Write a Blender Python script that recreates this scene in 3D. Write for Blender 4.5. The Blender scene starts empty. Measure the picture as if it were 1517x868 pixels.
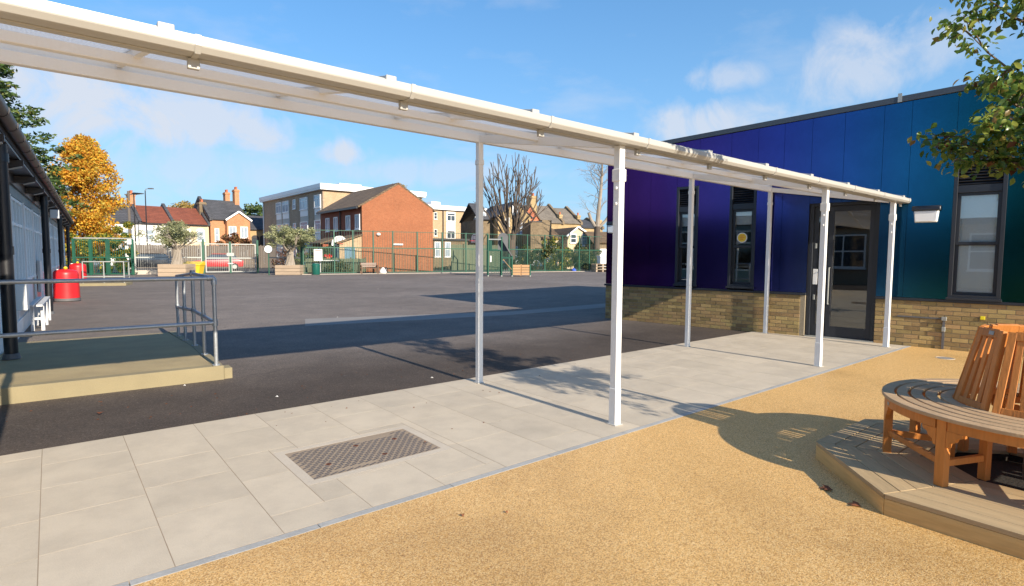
import bpy, bmesh, math, random
import numpy as np
from mathutils import Vector, Matrix
random.seed(7)
C = bpy.context.scene.collection
SC = bpy.context.scene
R = math.radians

# ---------------------------------------------------------------- camera
FPX, CX, CY = 833.0, 758.5, 434.0            # focal length and centre in photograph pixels
CAMH = 1.6
CROT = Matrix.Rotation(R(90 - 3.98), 3, 'X') @ Matrix.Rotation(R(0.34), 3, 'Z')
cam_d = bpy.data.cameras.new('camera'); cam = bpy.data.objects.new('camera', cam_d); C.objects.link(cam)
cam_d.sensor_width = 36.0; cam_d.lens = FPX / 1517 * 36.0; cam_d.clip_start = .05; cam_d.clip_end = 3000
cam.matrix_world = Matrix.Translation((0, 0, CAMH)) @ CROT.to_4x4()
SC.camera = cam

# ---------------------------------------------------------------- sky, sun, exposure
SUN_EL, SUN_AZ = 24.0, 140.7                  # azimuth clockwise from +Y
SC.view_settings.view_transform = 'Standard'; SC.view_settings.look = 'None'
SC.view_settings.exposure = 1.0; SC.view_settings.gamma = 1.0
sd = Vector((math.sin(R(SUN_AZ)) * math.cos(R(SUN_EL)), math.cos(R(SUN_AZ)) * math.cos(R(SUN_EL)), math.sin(R(SUN_EL))))
sl = bpy.data.lights.new('sun', 'SUN'); sun = bpy.data.objects.new('sun', sl); C.objects.link(sun)
sl.energy = 3.9; sl.angle = R(0.5); sl.color = (1.0, .885, .72)
sun.rotation_euler = sd.to_track_quat('Z', 'Y').to_euler(); sun.location = (10, -10, 20)

def ray(px, py):
    return (CROT @ Vector(((px - CX) / FPX, -(py - CY) / FPX, -1.0))).normalized()
def G(px, py, z=0.0):                         # point on the level z seen at a pixel
    d = ray(px, py); t = (z - CAMH) / d.z
    return Vector((d.x * t, d.y * t, z))
def at(px, py, Y):                            # point at depth Y seen at a pixel
    d = ray(px, py); t = Y / d.y
    return Vector((d.x * t, Y, CAMH + d.z * t))
def whit(P, ang, px, py):                     # (distance along, height) where a pixel hits a vertical plane
    c, s = math.cos(R(ang)), math.sin(R(ang)); n = (s, -c); d = ray(px, py)
    t = (P[0] * n[0] + P[1] * n[1]) / (d.x * n[0] + d.y * n[1])
    return ((d.x * t - P[0]) * c + (d.y * t - P[1]) * s, CAMH + d.z * t)

W = bpy.data.worlds.new('World'); SC.world = W; W.use_nodes = True
nt = W.node_tree; nt.nodes.clear()
def N(tree, typ, **kw):
    n = tree.nodes.new(typ)
    for k, v in kw.items(): setattr(n, k, v)
    return n
def val(tree, op, a, b=None, c=None, clamp=False):
    n = N(tree, 'ShaderNodeMath', operation=op, use_clamp=clamp)
    for i, x in enumerate((a, b, c)):
        if x is None: continue
        if isinstance(x, (int, float)): n.inputs[i].default_value = x
        else: tree.links.new(x, n.inputs[i])
    return n.outputs[0]
def mixc(tree, fac, a, b, mode='MIX'):
    n = N(tree, 'ShaderNodeMix', data_type='RGBA', blend_type=mode)
    for s, x in ((0, fac), (6, a), (7, b)):
        if isinstance(x, (int, float)): n.inputs[s].default_value = x
        elif isinstance(x, tuple): n.inputs[s].default_value = (*x, 1) if len(x) == 3 else x
        else: tree.links.new(x, n.inputs[s])
    return n.outputs[2]
sky = N(nt, 'ShaderNodeTexSky', sky_type='NISHITA'); sky.sun_disc = False
sky.sun_elevation = R(SUN_EL); sky.sun_rotation = R(SUN_AZ); sky.air_density = 1.0; sky.dust_density = .35; sky.ozone_density = 3.0
hs = N(nt, 'ShaderNodeHueSaturation'); hs.inputs['Saturation'].default_value = 1.32; hs.inputs['Value'].default_value = .88; hs.inputs['Hue'].default_value = .503
nt.links.new(sky.outputs[0], hs.inputs['Color'])
tc = N(nt, 'ShaderNodeTexCoord'); sep = N(nt, 'ShaderNodeSeparateXYZ'); nt.links.new(tc.outputs['Generated'], sep.inputs[0])
sx, sy, sz = sep.outputs
az = val(nt, 'ARCTAN2', sx, sy); el = val(nt, 'ARCSINE', sz)
zc = val(nt, 'MAXIMUM', val(nt, 'ADD', sz, .12), .05)
cmb = N(nt, 'ShaderNodeCombineXYZ')
nt.links.new(val(nt, 'DIVIDE', sx, zc), cmb.inputs[0]); nt.links.new(val(nt, 'DIVIDE', sy, zc), cmb.inputs[1])
n1 = N(nt, 'ShaderNodeTexNoise'); n1.inputs['Scale'].default_value = 1.1; n1.inputs['Detail'].default_value = 9; n1.inputs['Roughness'].default_value = .58
nt.links.new(cmb.outputs[0], n1.inputs['Vector'])
n2 = N(nt, 'ShaderNodeTexNoise'); n2.inputs['Scale'].default_value = 11.0; n2.inputs['Detail'].default_value = 10; n2.inputs['Roughness'].default_value = .62; n2.inputs['Distortion'].default_value = .5
nt.links.new(tc.outputs['Generated'], n2.inputs['Vector'])
thin = val(nt, 'MULTIPLY', val(nt, 'SUBTRACT', n1.outputs[0], .50, clamp=True), 2.2, clamp=True)      # thin high cloud all round
mask = thin
# clouds: pixel centre, half widths, density
for px, py, rx, ry, s in ((1290, 95, 160, 80, .72), (1060, 180, 130, 42, .85), (1075, 115, 75, 28, .62), (1400, 60, 120, 60, .55),
                          (90, 150, 260, 110, 1.0), (270, 160, 190, 70, .9), (505, 228, 62, 26, .95), (385, 195, 85, 40, .9), (620, 255, 260, 26, .5), (240, 250, 320, 50, .5)):
    d = ray(px, py); a0, e0 = math.atan2(d.x, d.y), math.asin(d.z)
    d2 = ray(px + rx, py); d3 = ray(px, py - ry)
    ra = abs(math.atan2(d2.x, d2.y) - a0); re = abs(math.asin(d3.z) - e0)
    u = val(nt, 'DIVIDE', val(nt, 'SUBTRACT', az, a0), ra); v = val(nt, 'DIVIDE', val(nt, 'SUBTRACT', el, e0), re)
    q = val(nt, 'ADD', val(nt, 'MULTIPLY', u, u), val(nt, 'MULTIPLY', v, v))
    g = val(nt, 'EXPONENT', val(nt, 'MULTIPLY', q, -1.0))
    # noise eats the blob's edge
    m = val(nt, 'SUBTRACT', val(nt, 'ADD', val(nt, 'MULTIPLY', g, .9), val(nt, 'MULTIPLY', n2.outputs[0], 2.2)), 1.42)
    m = val(nt, 'MULTIPLY', val(nt, 'MULTIPLY', m, 1.7, clamp=True), s)
    mask = val(nt, 'MAXIMUM', mask, val(nt, 'MULTIPLY', m, val(nt, 'MULTIPLY', g, 1.6, clamp=True)))
mask = val(nt, 'MULTIPLY', mask, val(nt, 'MULTIPLY', val(nt, 'ADD', sz, .02), 12, clamp=True))
sc_ = N(nt, 'ShaderNodeVectorMath', operation='SCALE'); nt.links.new(hs.outputs[0], sc_.inputs[0]); sc_.inputs['Scale'].default_value = 1.0
hz = val(nt, 'MULTIPLY', val(nt, 'EXPONENT', val(nt, 'MULTIPLY', val(nt, 'MAXIMUM', sz, 0.0), -2.5)), .95)
sk = mixc(nt, hz, sc_.outputs[0], (1.5, 2.65, 3.95))
cl = mixc(nt, val(nt, 'MULTIPLY', mask, .92), sk, (3.15, 3.35, 3.75))
bg = N(nt, 'ShaderNodeBackground'); bg.inputs['Strength'].default_value = .115
nt.links.new(cl, bg.inputs['Color']); wo = N(nt, 'ShaderNodeOutputWorld'); nt.links.new(bg.outputs[0], wo.inputs[0])

# ---------------------------------------------------------------- materials
MATS = {}
def newmat(name):
    m = bpy.data.materials.new(name); m.use_nodes = True; m.node_tree.nodes.clear(); MATS[name] = m
    t = m.node_tree; o = N(t, 'ShaderNodeOutputMaterial'); return m, t, o
def noise(t, vec, scale, detail=4, rough=.55, dist=0):
    n = N(t, 'ShaderNodeTexNoise'); n.inputs['Scale'].default_value = scale; n.inputs['Detail'].default_value = detail
    n.inputs['Roughness'].default_value = rough; n.inputs['Distortion'].default_value = dist
    if vec is not None: t.links.new(vec, n.inputs['Vector'])
    return n.outputs[0]
def objco(t, scale=None):
    c = N(t, 'ShaderNodeTexCoord').outputs['Object']
    if scale:
        mp = N(t, 'ShaderNodeMapping'); mp.inputs['Scale'].default_value = scale; t.links.new(c, mp.inputs[0]); c = mp.outputs[0]
    return c
def worldco(t):
    return N(t, 'ShaderNodeNewGeometry').outputs['Position']
def ramp(t, fac, stops):
    r = N(t, 'ShaderNodeValToRGB'); e = r.color_ramp.elements
    while len(e) < len(stops): e.new(.5)
    for x, (p, c) in zip(e, stops): x.position = p; x.color = (*c, 1)
    t.links.new(fac, r.inputs[0]); return r.outputs[0]
def pbr(name, col, rough=.6, metal=0., var=.15, vs=3., fine=.1, fs=60., rnd=0., bump=0., bs=80., spec=.5, coat=0., stretch=None, col2=None, world=False, hue=0.):
    m, t, o = newmat(name); b = N(t, 'ShaderNodeBsdfPrincipled'); t.links.new(b.outputs[0], o.inputs[0])
    v = worldco(t) if world else objco(t, stretch)
    oi = N(t, 'ShaderNodeObjectInfo').outputs['Random']
    if name == 'buff_brick':
        oi = val(t, 'FRACT', val(t, 'ADD', oi, val(t, 'MULTIPLY', N(t, 'ShaderNodeNewGeometry').outputs['Random Per Island'], 3.7)))
    if rnd or hue:                              # shift the grain so that alike pieces differ
        ad = N(t, 'ShaderNodeVectorMath', operation='ADD'); t.links.new(v, ad.inputs[0])
        t.links.new(val(t, 'MULTIPLY', oi, 37.0), ad.inputs[1]); v = ad.outputs[0]
    a = noise(t, v, vs, 5); f = noise(t, v, fs, 3)
    s = val(t, 'ADD', 1.0, val(t, 'MULTIPLY', val(t, 'SUBTRACT', a, .5), 2.4 * var))
    s = val(t, 'ADD', s, val(t, 'MULTIPLY', val(t, 'SUBTRACT', f, .5), 2.4 * fine))
    if rnd: s = val(t, 'ADD', s, val(t, 'MULTIPLY', val(t, 'SUBTRACT', oi, .5), 2 * rnd))
    c = col
    if col2 is not None:
        c = mixc(t, val(t, 'MULTIPLY', val(t, 'SUBTRACT', noise(t, v, vs * 1.7, 6, .65), .42), 5, clamp=True), col, col2)
    sc = N(t, 'ShaderNodeVectorMath', operation='SCALE')
    if isinstance(c, tuple): sc.inputs[0].default_value = c
    else: t.links.new(c, sc.inputs[0])
    t.links.new(s, sc.inputs['Scale']); out = sc.outputs[0]
    if hue:
        h = N(t, 'ShaderNodeHueSaturation'); t.links.new(out, h.inputs['Color'])
        wn = N(t, 'ShaderNodeTexWhiteNoise', noise_dimensions='1D'); t.links.new(oi, wn.inputs['W'])
        t.links.new(val(t, 'ADD', .5 - hue, val(t, 'MULTIPLY', wn.outputs[0], 2 * hue)), h.inputs['Hue']); out = h.outputs[0]
    t.links.new(out, b.inputs['Base Color'])
    b.inputs['Roughness'].default_value = rough; b.inputs['Metallic'].default_value = metal
    b.inputs['Specular IOR Level'].default_value = spec; b.inputs['Coat Weight'].default_value = coat
    rr = val(t, 'ADD', rough, val(t, 'MULTIPLY', val(t, 'SUBTRACT', a, .5), .25), clamp=True); t.links.new(rr, b.inputs['Roughness'])
    if bump:
        bn = N(t, 'ShaderNodeBump'); bn.inputs['Strength'].default_value = bump; bn.inputs['Distance'].default_value = .01
        t.links.new(noise(t, v, bs, 4), bn.inputs['Height']); t.links.new(bn.outputs[0], b.inputs['Normal'])
    return m

def m_gravel():
    m, t, o = newmat('resin_gravel'); b = N(t, 'ShaderNodeBsdfPrincipled'); t.links.new(b.outputs[0], o.inputs[0])
    v = objco(t)
    vo = N(t, 'ShaderNodeTexVoronoi'); vo.inputs['Scale'].default_value = 160; t.links.new(v, vo.inputs['Vector'])
    sp = N(t, 'ShaderNodeSeparateColor'); t.links.new(vo.outputs['Color'], sp.inputs[0])
    c = ramp(t, sp.outputs[0], [(0, (.40, .22, .07)), (.25, (.65, .385, .125)), (.6, (.78, .48, .18)), (.85, (.84, .60, .28)), (1, (.46, .24, .08))])
    dk = val(t, 'MULTIPLY', val(t, 'SUBTRACT', .95, vo.outputs['Distance']), 1.25, clamp=True)
    c = mixc(t, 1.0, c, ramp(t, dk, [(0, (.55, .5, .45)), (.6, (1, 1, 1))]), 'MULTIPLY')
    big = noise(t, v, .55, 6, .62, .4)
    c = mixc(t, 1.0, c, ramp(t, big, [(.32, (.78, .76, .73)), (.5, (1, 1, 1)), (.7, (1.08, 1.08, 1.08))]), 'MULTIPLY')
    t.links.new(c, b.inputs['Base Color']); b.inputs['Roughness'].default_value = .55
    bn = N(t, 'ShaderNodeBump'); bn.inputs['Strength'].default_value = .5; bn.inputs['Distance'].default_value = .0022; bn.invert = True
    t.links.new(vo.outputs['Distance'], bn.inputs['Height']); t.links.new(bn.outputs[0], b.inputs['Normal'])
    return m
def m_tarmac():
    m, t, o = newmat('tarmac'); b = N(t, 'ShaderNodeBsdfPrincipled'); t.links.new(b.outputs[0], o.inputs[0])
    v = objco(t)
    a = noise(t, v, .18, 6, .6); m_ = noise(t, v, 1.7, 6, .65); f = noise(t, v, 170, 2, .7)
    vo = N(t, 'ShaderNodeTexVoronoi'); vo.inputs['Scale'].default_value = 110; t.links.new(v, vo.inputs['Vector'])
    sp = N(t, 'ShaderNodeSeparateColor'); t.links.new(vo.outputs['Color'], sp.inputs[0])
    c = ramp(t, a, [(.35, (.175, .149, .130)), (.55, (.222, .191, .168)), (.72, (.258, .224, .199))])
    dt = N(t, 'ShaderNodeVectorMath', operation='DOT_PRODUCT'); t.links.new(worldco(t), dt.inputs[0]); dt.inputs[1].default_value = (-.635, .773, 0)   # darker band along the path, its edge broken by noise
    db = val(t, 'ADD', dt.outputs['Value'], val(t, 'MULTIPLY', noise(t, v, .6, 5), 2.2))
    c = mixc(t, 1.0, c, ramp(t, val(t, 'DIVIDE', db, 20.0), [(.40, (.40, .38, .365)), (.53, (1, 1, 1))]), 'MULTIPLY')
    c = mixc(t, 1.0, c, ramp(t, m_, [(.3, (.82, .82, .83)), (.7, (1.12, 1.1, 1.08))]), 'MULTIPLY')
    c = mixc(t, 1.0, c, ramp(t, sp.outputs[0], [(0, (.62, .62, .64)), (.6, (1, 1, 1)), (.93, (1.1, 1.1, 1.1)), (1, (1.9, 1.8, 1.7))]), 'MULTIPLY')
    st = val(t, 'MULTIPLY', val(t, 'SUBTRACT', noise(t, v, 9, 5, .7), .63), 8, clamp=True)
    c = mixc(t, val(t, 'MULTIPLY', st, .35), c, (.23, .21, .19))
    vc = N(t, 'ShaderNodeTexVoronoi', feature='DISTANCE_TO_EDGE'); vc.inputs['Scale'].default_value = .28
    wv = N(t, 'ShaderNodeVectorMath', operation='ADD'); t.links.new(v, wv.inputs[0])
    nn = N(t, 'ShaderNodeTexNoise'); nn.inputs['Scale'].default_value = 1.2; nn.inputs['Detail'].default_value = 6; t.links.new(v, nn.inputs['Vector']); t.links.new(nn.outputs['Color'], wv.inputs[1]); t.links.new(wv.outputs[0], vc.inputs['Vector'])
    ck = val(t, 'MULTIPLY', val(t, 'SUBTRACT', .006, vc.outputs['Distance'], clamp=True), 170, clamp=True)
    ck = val(t, 'MULTIPLY', ck, val(t, 'MULTIPLY', val(t, 'SUBTRACT', m_, .5), 6, clamp=True))
    c = mixc(t, val(t, 'MULTIPLY', ck, .6), c, (.05, .045, .042))
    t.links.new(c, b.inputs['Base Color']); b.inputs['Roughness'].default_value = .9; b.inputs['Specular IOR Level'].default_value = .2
    bn = N(t, 'ShaderNodeBump'); bn.inputs['Strength'].default_value = .3; bn.inputs['Distance'].default_value = .0015
    t.links.new(f, bn.inputs['Height']); t.links.new(bn.outputs[0], b.inputs['Normal'])
    return m
def m_brick(name, c1, c2, mortar, scale=1.0, rough=.85, w=.225, h=.075, var=.25):
    m, t, o = newmat(name); b = N(t, 'ShaderNodeBsdfPrincipled'); t.links.new(b.outputs[0], o.inputs[0])
    co = objco(t); s = N(t, 'ShaderNodeSeparateXYZ'); t.links.new(co, s.inputs[0]); k = N(t, 'ShaderNodeCombineXYZ')
    t.links.new(val(t, 'ADD', s.outputs[0], s.outputs[1]), k.inputs[0]); t.links.new(s.outputs[2], k.inputs[1])
    br = N(t, 'ShaderNodeTexBrick'); br.inputs['Scale'].default_value = scale; br.inputs['Brick Width'].default_value = w
    br.inputs['Row Height'].default_value = h; br.inputs['Mortar Size'].default_value = .01 * h / .075; br.inputs['Mortar Smooth'].default_value = .3
    br.inputs['Color1'].default_value = (*c1, 1); br.inputs['Color2'].default_value = (*c2, 1); br.inputs['Mortar'].default_value = (*mortar, 1)
    t.links.new(k.outputs[0], br.inputs['Vector'])
    c = mixc(t, 1.0, br.outputs['Color'], ramp(t, noise(t, co, .55, 6, .65), [(.3, (1 - var,) * 3), (.7, (1 + var * .6,) * 3)]), 'MULTIPLY')
    c = mixc(t, 1.0, c, ramp(t, noise(t, co, 7, 3), [(.3, (.85,) * 3), (.7, (1.13,) * 3)]), 'MULTIPLY')
    t.links.new(c, b.inputs['Base Color']); b.inputs['Roughness'].default_value = rough
    bn = N(t, 'ShaderNodeBump'); bn.inputs['Strength'].default_value = .5; bn.inputs['Distance'].default_value = .01; bn.invert = True
    t.links.new(br.outputs['Fac'], bn.inputs['Height']); t.links.new(bn.outputs[0], b.inputs['Normal'])
    return m
def m_glass(name, tint=(.75, .8, .8), ior=1.5, boost=1.0):
    m, t, o = newmat(name); fr = N(t, 'ShaderNodeFresnel'); fr.inputs['IOR'].default_value = ior
    tr = N(t, 'ShaderNodeBsdfTransparent'); tr.inputs[0].default_value = (*tint, 1)
    gl = N(t, 'ShaderNodeBsdfGlossy'); gl.inputs['Roughness'].default_value = .01; gl.inputs[0].default_value = (1, 1, 1, 1)
    bn = N(t, 'ShaderNodeBump'); bn.inputs['Strength'].default_value = .03; bn.inputs['Distance'].default_value = .02
    t.links.new(noise(t, objco(t), 1.3, 1), bn.inputs['Height']); t.links.new(bn.outputs[0], gl.inputs['Normal'])
    mx = N(t, 'ShaderNodeMixShader'); t.links.new(val(t, 'MULTIPLY', fr.outputs[0], boost, clamp=True), mx.inputs[0])
    t.links.new(tr.outputs[0], mx.inputs[1]); t.links.new(gl.outputs[0], mx.inputs[2]); t.links.new(mx.outputs[0], o.inputs[0])
    return m
def m_sheet():
    m, t, o = newmat('canopy_sheet')
    d = N(t, 'ShaderNodeBsdfDiffuse'); d.inputs[0].default_value = (.70, .74, .82, 1)
    tl = N(t, 'ShaderNodeBsdfTranslucent'); tl.inputs[0].default_value = (.72, .76, .82, 1)
    tr = N(t, 'ShaderNodeBsdfTransparent'); tr.inputs[0].default_value = (.9, .93, .96, 1)
    gl = N(t, 'ShaderNodeBsdfGlossy'); gl.inputs['Roughness'].default_value = .25
    a = N(t, 'ShaderNodeMixShader'); a.inputs[0].default_value = .62; t.links.new(d.outputs[0], a.inputs[1]); t.links.new(tl.outputs[0], a.inputs[2])
    b = N(t, 'ShaderNodeMixShader'); t.links.new(a.outputs[0], b.inputs[1]); t.links.new(tr.outputs[0], b.inputs[2])
    co = objco(t); wv = N(t, 'ShaderNodeTexWave', bands_direction='X'); wv.inputs['Scale'].default_value = 14; t.links.new(co, wv.inputs[0])
    t.links.new(val(t, 'ADD', .03, val(t, 'MULTIPLY', wv.outputs['Fac'], .12)), b.inputs[0])
    c = N(t, 'ShaderNodeMixShader'); c.inputs[0].default_value = .06; t.links.new(b.outputs[0], c.inputs[1]); t.links.new(gl.outputs[0], c.inputs[2])
    t.links.new(c.outputs[0], o.inputs[0]); return m
def m_leaf(name, stops, rough=.5, trans=.35, byobj=False, spec=.4):
    m, t, o = newmat(name); b = N(t, 'ShaderNodeBsdfPrincipled')
    if byobj:
        wn = N(t, 'ShaderNodeTexWhiteNoise', noise_dimensions='1D'); t.links.new(N(t, 'ShaderNodeObjectInfo').outputs['Random'], wn.inputs['W']); r = wn.outputs[0]
    else: r = N(t, 'ShaderNodeNewGeometry').outputs['Random Per Island']
    c = ramp(t, r, stops)
    c = mixc(t, 1.0, c, ramp(t, noise(t, worldco(t), 1.2, 4), [(.3, (.72, .74, .7)), (.7, (1.25, 1.22, 1.15))]), 'MULTIPLY')
    t.links.new(c, b.inputs['Base Color']); b.inputs['Roughness'].default_value = rough; b.inputs['Specular IOR Level'].default_value = spec
    tl = N(t, 'ShaderNodeBsdfTranslucent'); t.links.new(c, tl.inputs[0])
    mx = N(t, 'ShaderNodeMixShader'); mx.inputs[0].default_value = trans; t.links.new(b.outputs[0], mx.inputs[1]); t.links.new(tl.outputs[0], mx.inputs[2])
    t.links.new(mx.outputs[0], o.inputs[0]); return m
def m_panel():
    """colour-shift cladding: the colour runs from violet to teal along the building, with a metallic fleck"""
    m, t, o = newmat('shift_cladding'); b = N(t, 'ShaderNodeBsdfPrincipled'); t.links.new(b.outputs[0], o.inputs[0])
    co = objco(t); s = N(t, 'ShaderNodeSeparateXYZ'); t.links.new(co, s.inputs[0])
    f = val(t, 'DIVIDE', s.outputs[0], 10.0)
    c = ramp(t, f, [(0, (.066, .012, .072)), (.14, (.078, .020, .130)), (.28, (.074, .044, .215)), (.40, (.050, .060, .255)), (.52, (.030, .092, .265)), (.62, (.017, .118, .225)), (.70, (.008, .100, .135)), (.80, (.006, .074, .074)), (1, (.006, .066, .056))])
    fl = noise(t, co, 220, 2, .8)
    c = mixc(t, 1.0, c, ramp(t, fl, [(.3, (.6, .6, .62)), (.55, (1, 1, 1)), (.75, (1.9, 1.8, 1.9))]), 'MULTIPLY')
    c = mixc(t, 1.0, c, ramp(t, noise(t, co, 1.1, 4), [(.3, (.85, .85, .88)), (.7, (1.1, 1.1, 1.1))]), 'MULTIPLY')
    t.links.new(c, b.inputs['Base Color']); b.inputs['Metallic'].default_value = 1.0
    b.inputs['Roughness'].default_value = .17; b.inputs['Coat Weight'].default_value = .05; b.inputs['Coat Roughness'].default_value = .2
    return m

m_gravel(); m_tarmac(); m_sheet(); m_panel()
pbr('slab', (.52, .45, .35), .8, var=.13, vs=2.2, fine=.09, fs=120, rnd=.045, bump=.2, bs=140, col2=(.475, .41, .32))
pbr('slab_bed', (.30, .235, .17), .9)
pbr('kerb_stone', (.36, .36, .35), .85, var=.2, vs=5, fine=.15, bump=.3, rnd=.05)
pbr('concrete_pale', (.50, .44, .36), .85, var=.12, fine=.1, bump=.2)
pbr('concrete_yellow', (.275, .23, .135), .85, var=.18, vs=2.5, fine=.14, fs=90, bump=.35, bs=110)
pbr('platform_top', (.38, .30, .165), .9, var=.25, vs=2, fine=.35, fs=130, bump=.6, bs=150)
pbr('concrete_grey', (.255, .235, .215), .85, var=.2, vs=1.5, fine=.15, bump=.2)
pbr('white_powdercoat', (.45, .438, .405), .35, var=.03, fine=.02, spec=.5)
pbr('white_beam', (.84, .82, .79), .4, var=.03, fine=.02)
pbr('white_paint', (.84, .84, .82), .5, var=.05, fine=.03)
pbr('cream_metal', (.66, .60, .53), .4, var=.04, fine=.03)
pbr('steel', (.42, .44, .46), .42, metal=.55, var=.25, vs=6, fine=.15, bump=.1)
pbr('black_metal', (.014, .014, .017), .38, var=.3, vs=5, fine=.2, spec=.6)
pbr('gutter_brown', (.035, .026, .024), .45, var=.3, fine=.2)
pbr('anthracite', (.022, .026, .034), .42, var=.1, fine=.08)
pbr('anthracite_trim', (.05, .06, .075), .4, var=.1)
pbr('buff_brick', (.34, .235, .10), .88, var=.2, vs=14, fine=.22, fs=160, rnd=.32, bump=.5, bs=120, hue=.012)
pbr('mortar', (.30, .25, .175), .95, var=.15, vs=8, fine=.2, bump=.4)
pbr('dark_room', (.03, .03, .032), .9)
pbr('room_floor', (.10, .085, .07), .7)
pbr('blind', (.90, .92, .91), .8, var=.05, vs=1)
pbr('iron', (.09, .068, .058), .5, metal=.55, var=.35, vs=5, fine=.25, bump=.2, col2=(.12, .07, .05))
pbr('iron_tread', (.155, .118, .092), .45, metal=.6, var=.3, vs=6, fine=.2)
pbr('rust', (.23, .08, .035), .8, var=.3)
pbr('teak', (.58, .215, .045), .52, var=.28, vs=7, fine=.16, fs=60, rnd=.10, bump=.2, bs=60, stretch=(1, 1, .12), spec=.45)
pbr('teak_seat', (.47, .32, .18), .6, var=.2, vs=9, fine=.15, fs=70, rnd=.12, bump=.2, bs=60)
pbr('deck_board', (.45, .325, .175), .75, var=.25, vs=6, fine=.18, fs=70, rnd=.10, bump=.3, bs=50, stretch=(.12, 1, 1))
pbr('deck_fascia', (.70, .47, .19), .7, var=.3, vs=6, fine=.15, fs=60, rnd=.06, bump=.25, bs=40, stretch=(.12, 1, .9), col2=(.58, .36, .13))
pbr('soil', (.022, .017, .012), .95, var=.4, vs=20, fine=.4, bump=1, bs=60)
pbr('bark', (.17, .125, .085), .9, var=.3, vs=5, fine=.3, fs=40, bump=.7, bs=30, stretch=(1, 1, .3))
pbr('bark_dark', (.105, .08, .062), .9, var=.3, vs=2, fine=.3, fs=20, bump=.5, bs=12)
pbr('bark_pale', (.30, .255, .205), .9, var=.35, vs=1.2, fine=.2, fs=12)
pbr('twig', (.12, .085, .055), .8)
pbr('red_plastic', (.62, .018, .022), .4, var=.08)
pbr('grey_plastic', (.12, .12, .125), .5)
pbr('yellow_plastic', (.82, .54, .035), .45, var=.06)
pbr('yellow_tag', (.85, .72, .02), .5)
pbr('orange_print', (.72, .16, .03), .6)
pbr('green_metal', (.009, .085, .05), .45, var=.12)
pbr('green_dark', (.01, .07, .045), .45, var=.15)
pbr('green_mesh', (.012, .065, .042), .5)
pbr('green_plastic', (.008, .10, .075), .4, var=.1)
pbr('galvanised', (.36, .37, .35), .5, metal=.4, var=.12, fine=.1)
pbr('fence_timber', (.135, .112, .094), .85, var=.25, vs=3, fine=.2, rnd=.15, stretch=(1, 1, .2))
pbr('green_timber', (.12, .135, .085), .85, var=.3, vs=2, fine=.2, rnd=.15, stretch=(1, 1, .2))
pbr('sleeper', (.40, .305, .215), .85, var=.22, vs=4, fine=.15, rnd=.1, stretch=(.3, .3, 1))
pbr('bench_brown', (.13, .065, .035), .6, var=.2)
pbr('grey_slat', (.30, .23, .19), .8, var=.2, rnd=.1)
pbr('pine_slat', (.46, .27, .13), .7, var=.2, vs=5, rnd=.08, stretch=(.2, 1, 1))
pbr('render_white', (.76, .73, .67), .8, var=.06, vs=.6)
pbr('render_cream', (.66, .53, .34), .85, var=.1, vs=.6)
pbr('render_grey', (.50, .47, .42), .85, var=.1)
pbr('felt_dark', (.06, .058, .06), .9, var=.2)
pbr('far_asphalt', (.07, .067, .065), .9, var=.2, vs=.1)
pbr('ground_far', (.10, .09, .06), .95, var=.4, vs=.05)
pbr('fascia_teal', (.12, .22, .25), .5, var=.08)
pbr('frame_teal', (.82, .90, .91), .45, var=.06)
pbr('panel_teal', (.16, .27, .25), .35, var=.1)
pbr('panel_pale', (.62, .62, .62), .5, var=.06)
pbr('car_dark', (.015, .017, .022), .25, coat=.6, var=.05)
pbr('car_red', (.42, .02, .025), .3, coat=.6, var=.05)
pbr('car_silver', (.40, .42, .45), .3, metal=.4, coat=.5, var=.05)
pbr('car_blue', (.03, .07, .14), .3, coat=.5, var=.05)
pbr('rubber', (.018, .018, .018), .8)
pbr('blue_door', (.12, .22, .30), .5)
pbr('dead_leaf', (.19, .062, .022), .8, var=.3, vs=30, rnd=.3)
pbr('terracotta', (.48, .14, .06), .8)
pbr('print_ink', (.30, .12, .10), .8)
pbr('black_ink', (.02, .02, .02), .6)
pbr('sky_blue_bag', (.05, .12, .55), .5)
m_brick('brick_red', (.32, .092, .033), (.37, .118, .044), (.29, .16, .09), var=.14)
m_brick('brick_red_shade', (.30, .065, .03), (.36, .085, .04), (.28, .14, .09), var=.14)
m_brick('brick_brown', (.32, .23, .15), (.40, .29, .19), (.36, .29, .22), var=.18)
m_brick('brick_tan', (.46, .31, .17), (.54, .37, .21), (.45, .36, .26), var=.14)
m_brick('brick_stock', (.44, .30, .13), (.52, .36, .17), (.40, .32, .20), var=.25)
m_brick('brick_stock_dark', (.20, .145, .085), (.26, .19, .11), (.20, .16, .11), var=.4)
m_brick('brick_orange', (.48, .19, .075), (.55, .24, .10), (.45, .30, .2), var=.15)
m_brick('tile_brown', (.175, .115, .065), (.22, .15, .085), (.09, .06, .04), w=.3, h=.2, var=.3)
m_brick('tile_red', (.23, .065, .035), (.29, .085, .045), (.12, .04, .025), w=.3, h=.2, var=.25)
m_brick('slate', (.075, .078, .085), (.10, .10, .11), (.04, .04, .045), w=.35, h=.22, var=.25)
m_brick('slate_brown', (.22, .19, .15), (.27, .23, .18), (.12, .10, .08), w=.35, h=.22, var=.25)
m_brick('tile_rust', (.50, .15, .075), (.58, .19, .1), (.3, .1, .05), w=.3, h=.2)
m_glass('glass', (.96, .98, .98), 1.5, 3.0)
m_glass('glass_dark', (.6, .68, .68), 1.45, 1.1)
m_glass('door_glass', (.55, .6, .6), 1.5, 3.2)
pbr('far_glass', (.05, .065, .08), .08, var=.6, vs=1.5, spec=.9)
pbr('far_glass_pale', (.34, .40, .46), .15, var=.35, vs=1.5, spec=.9)
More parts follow.
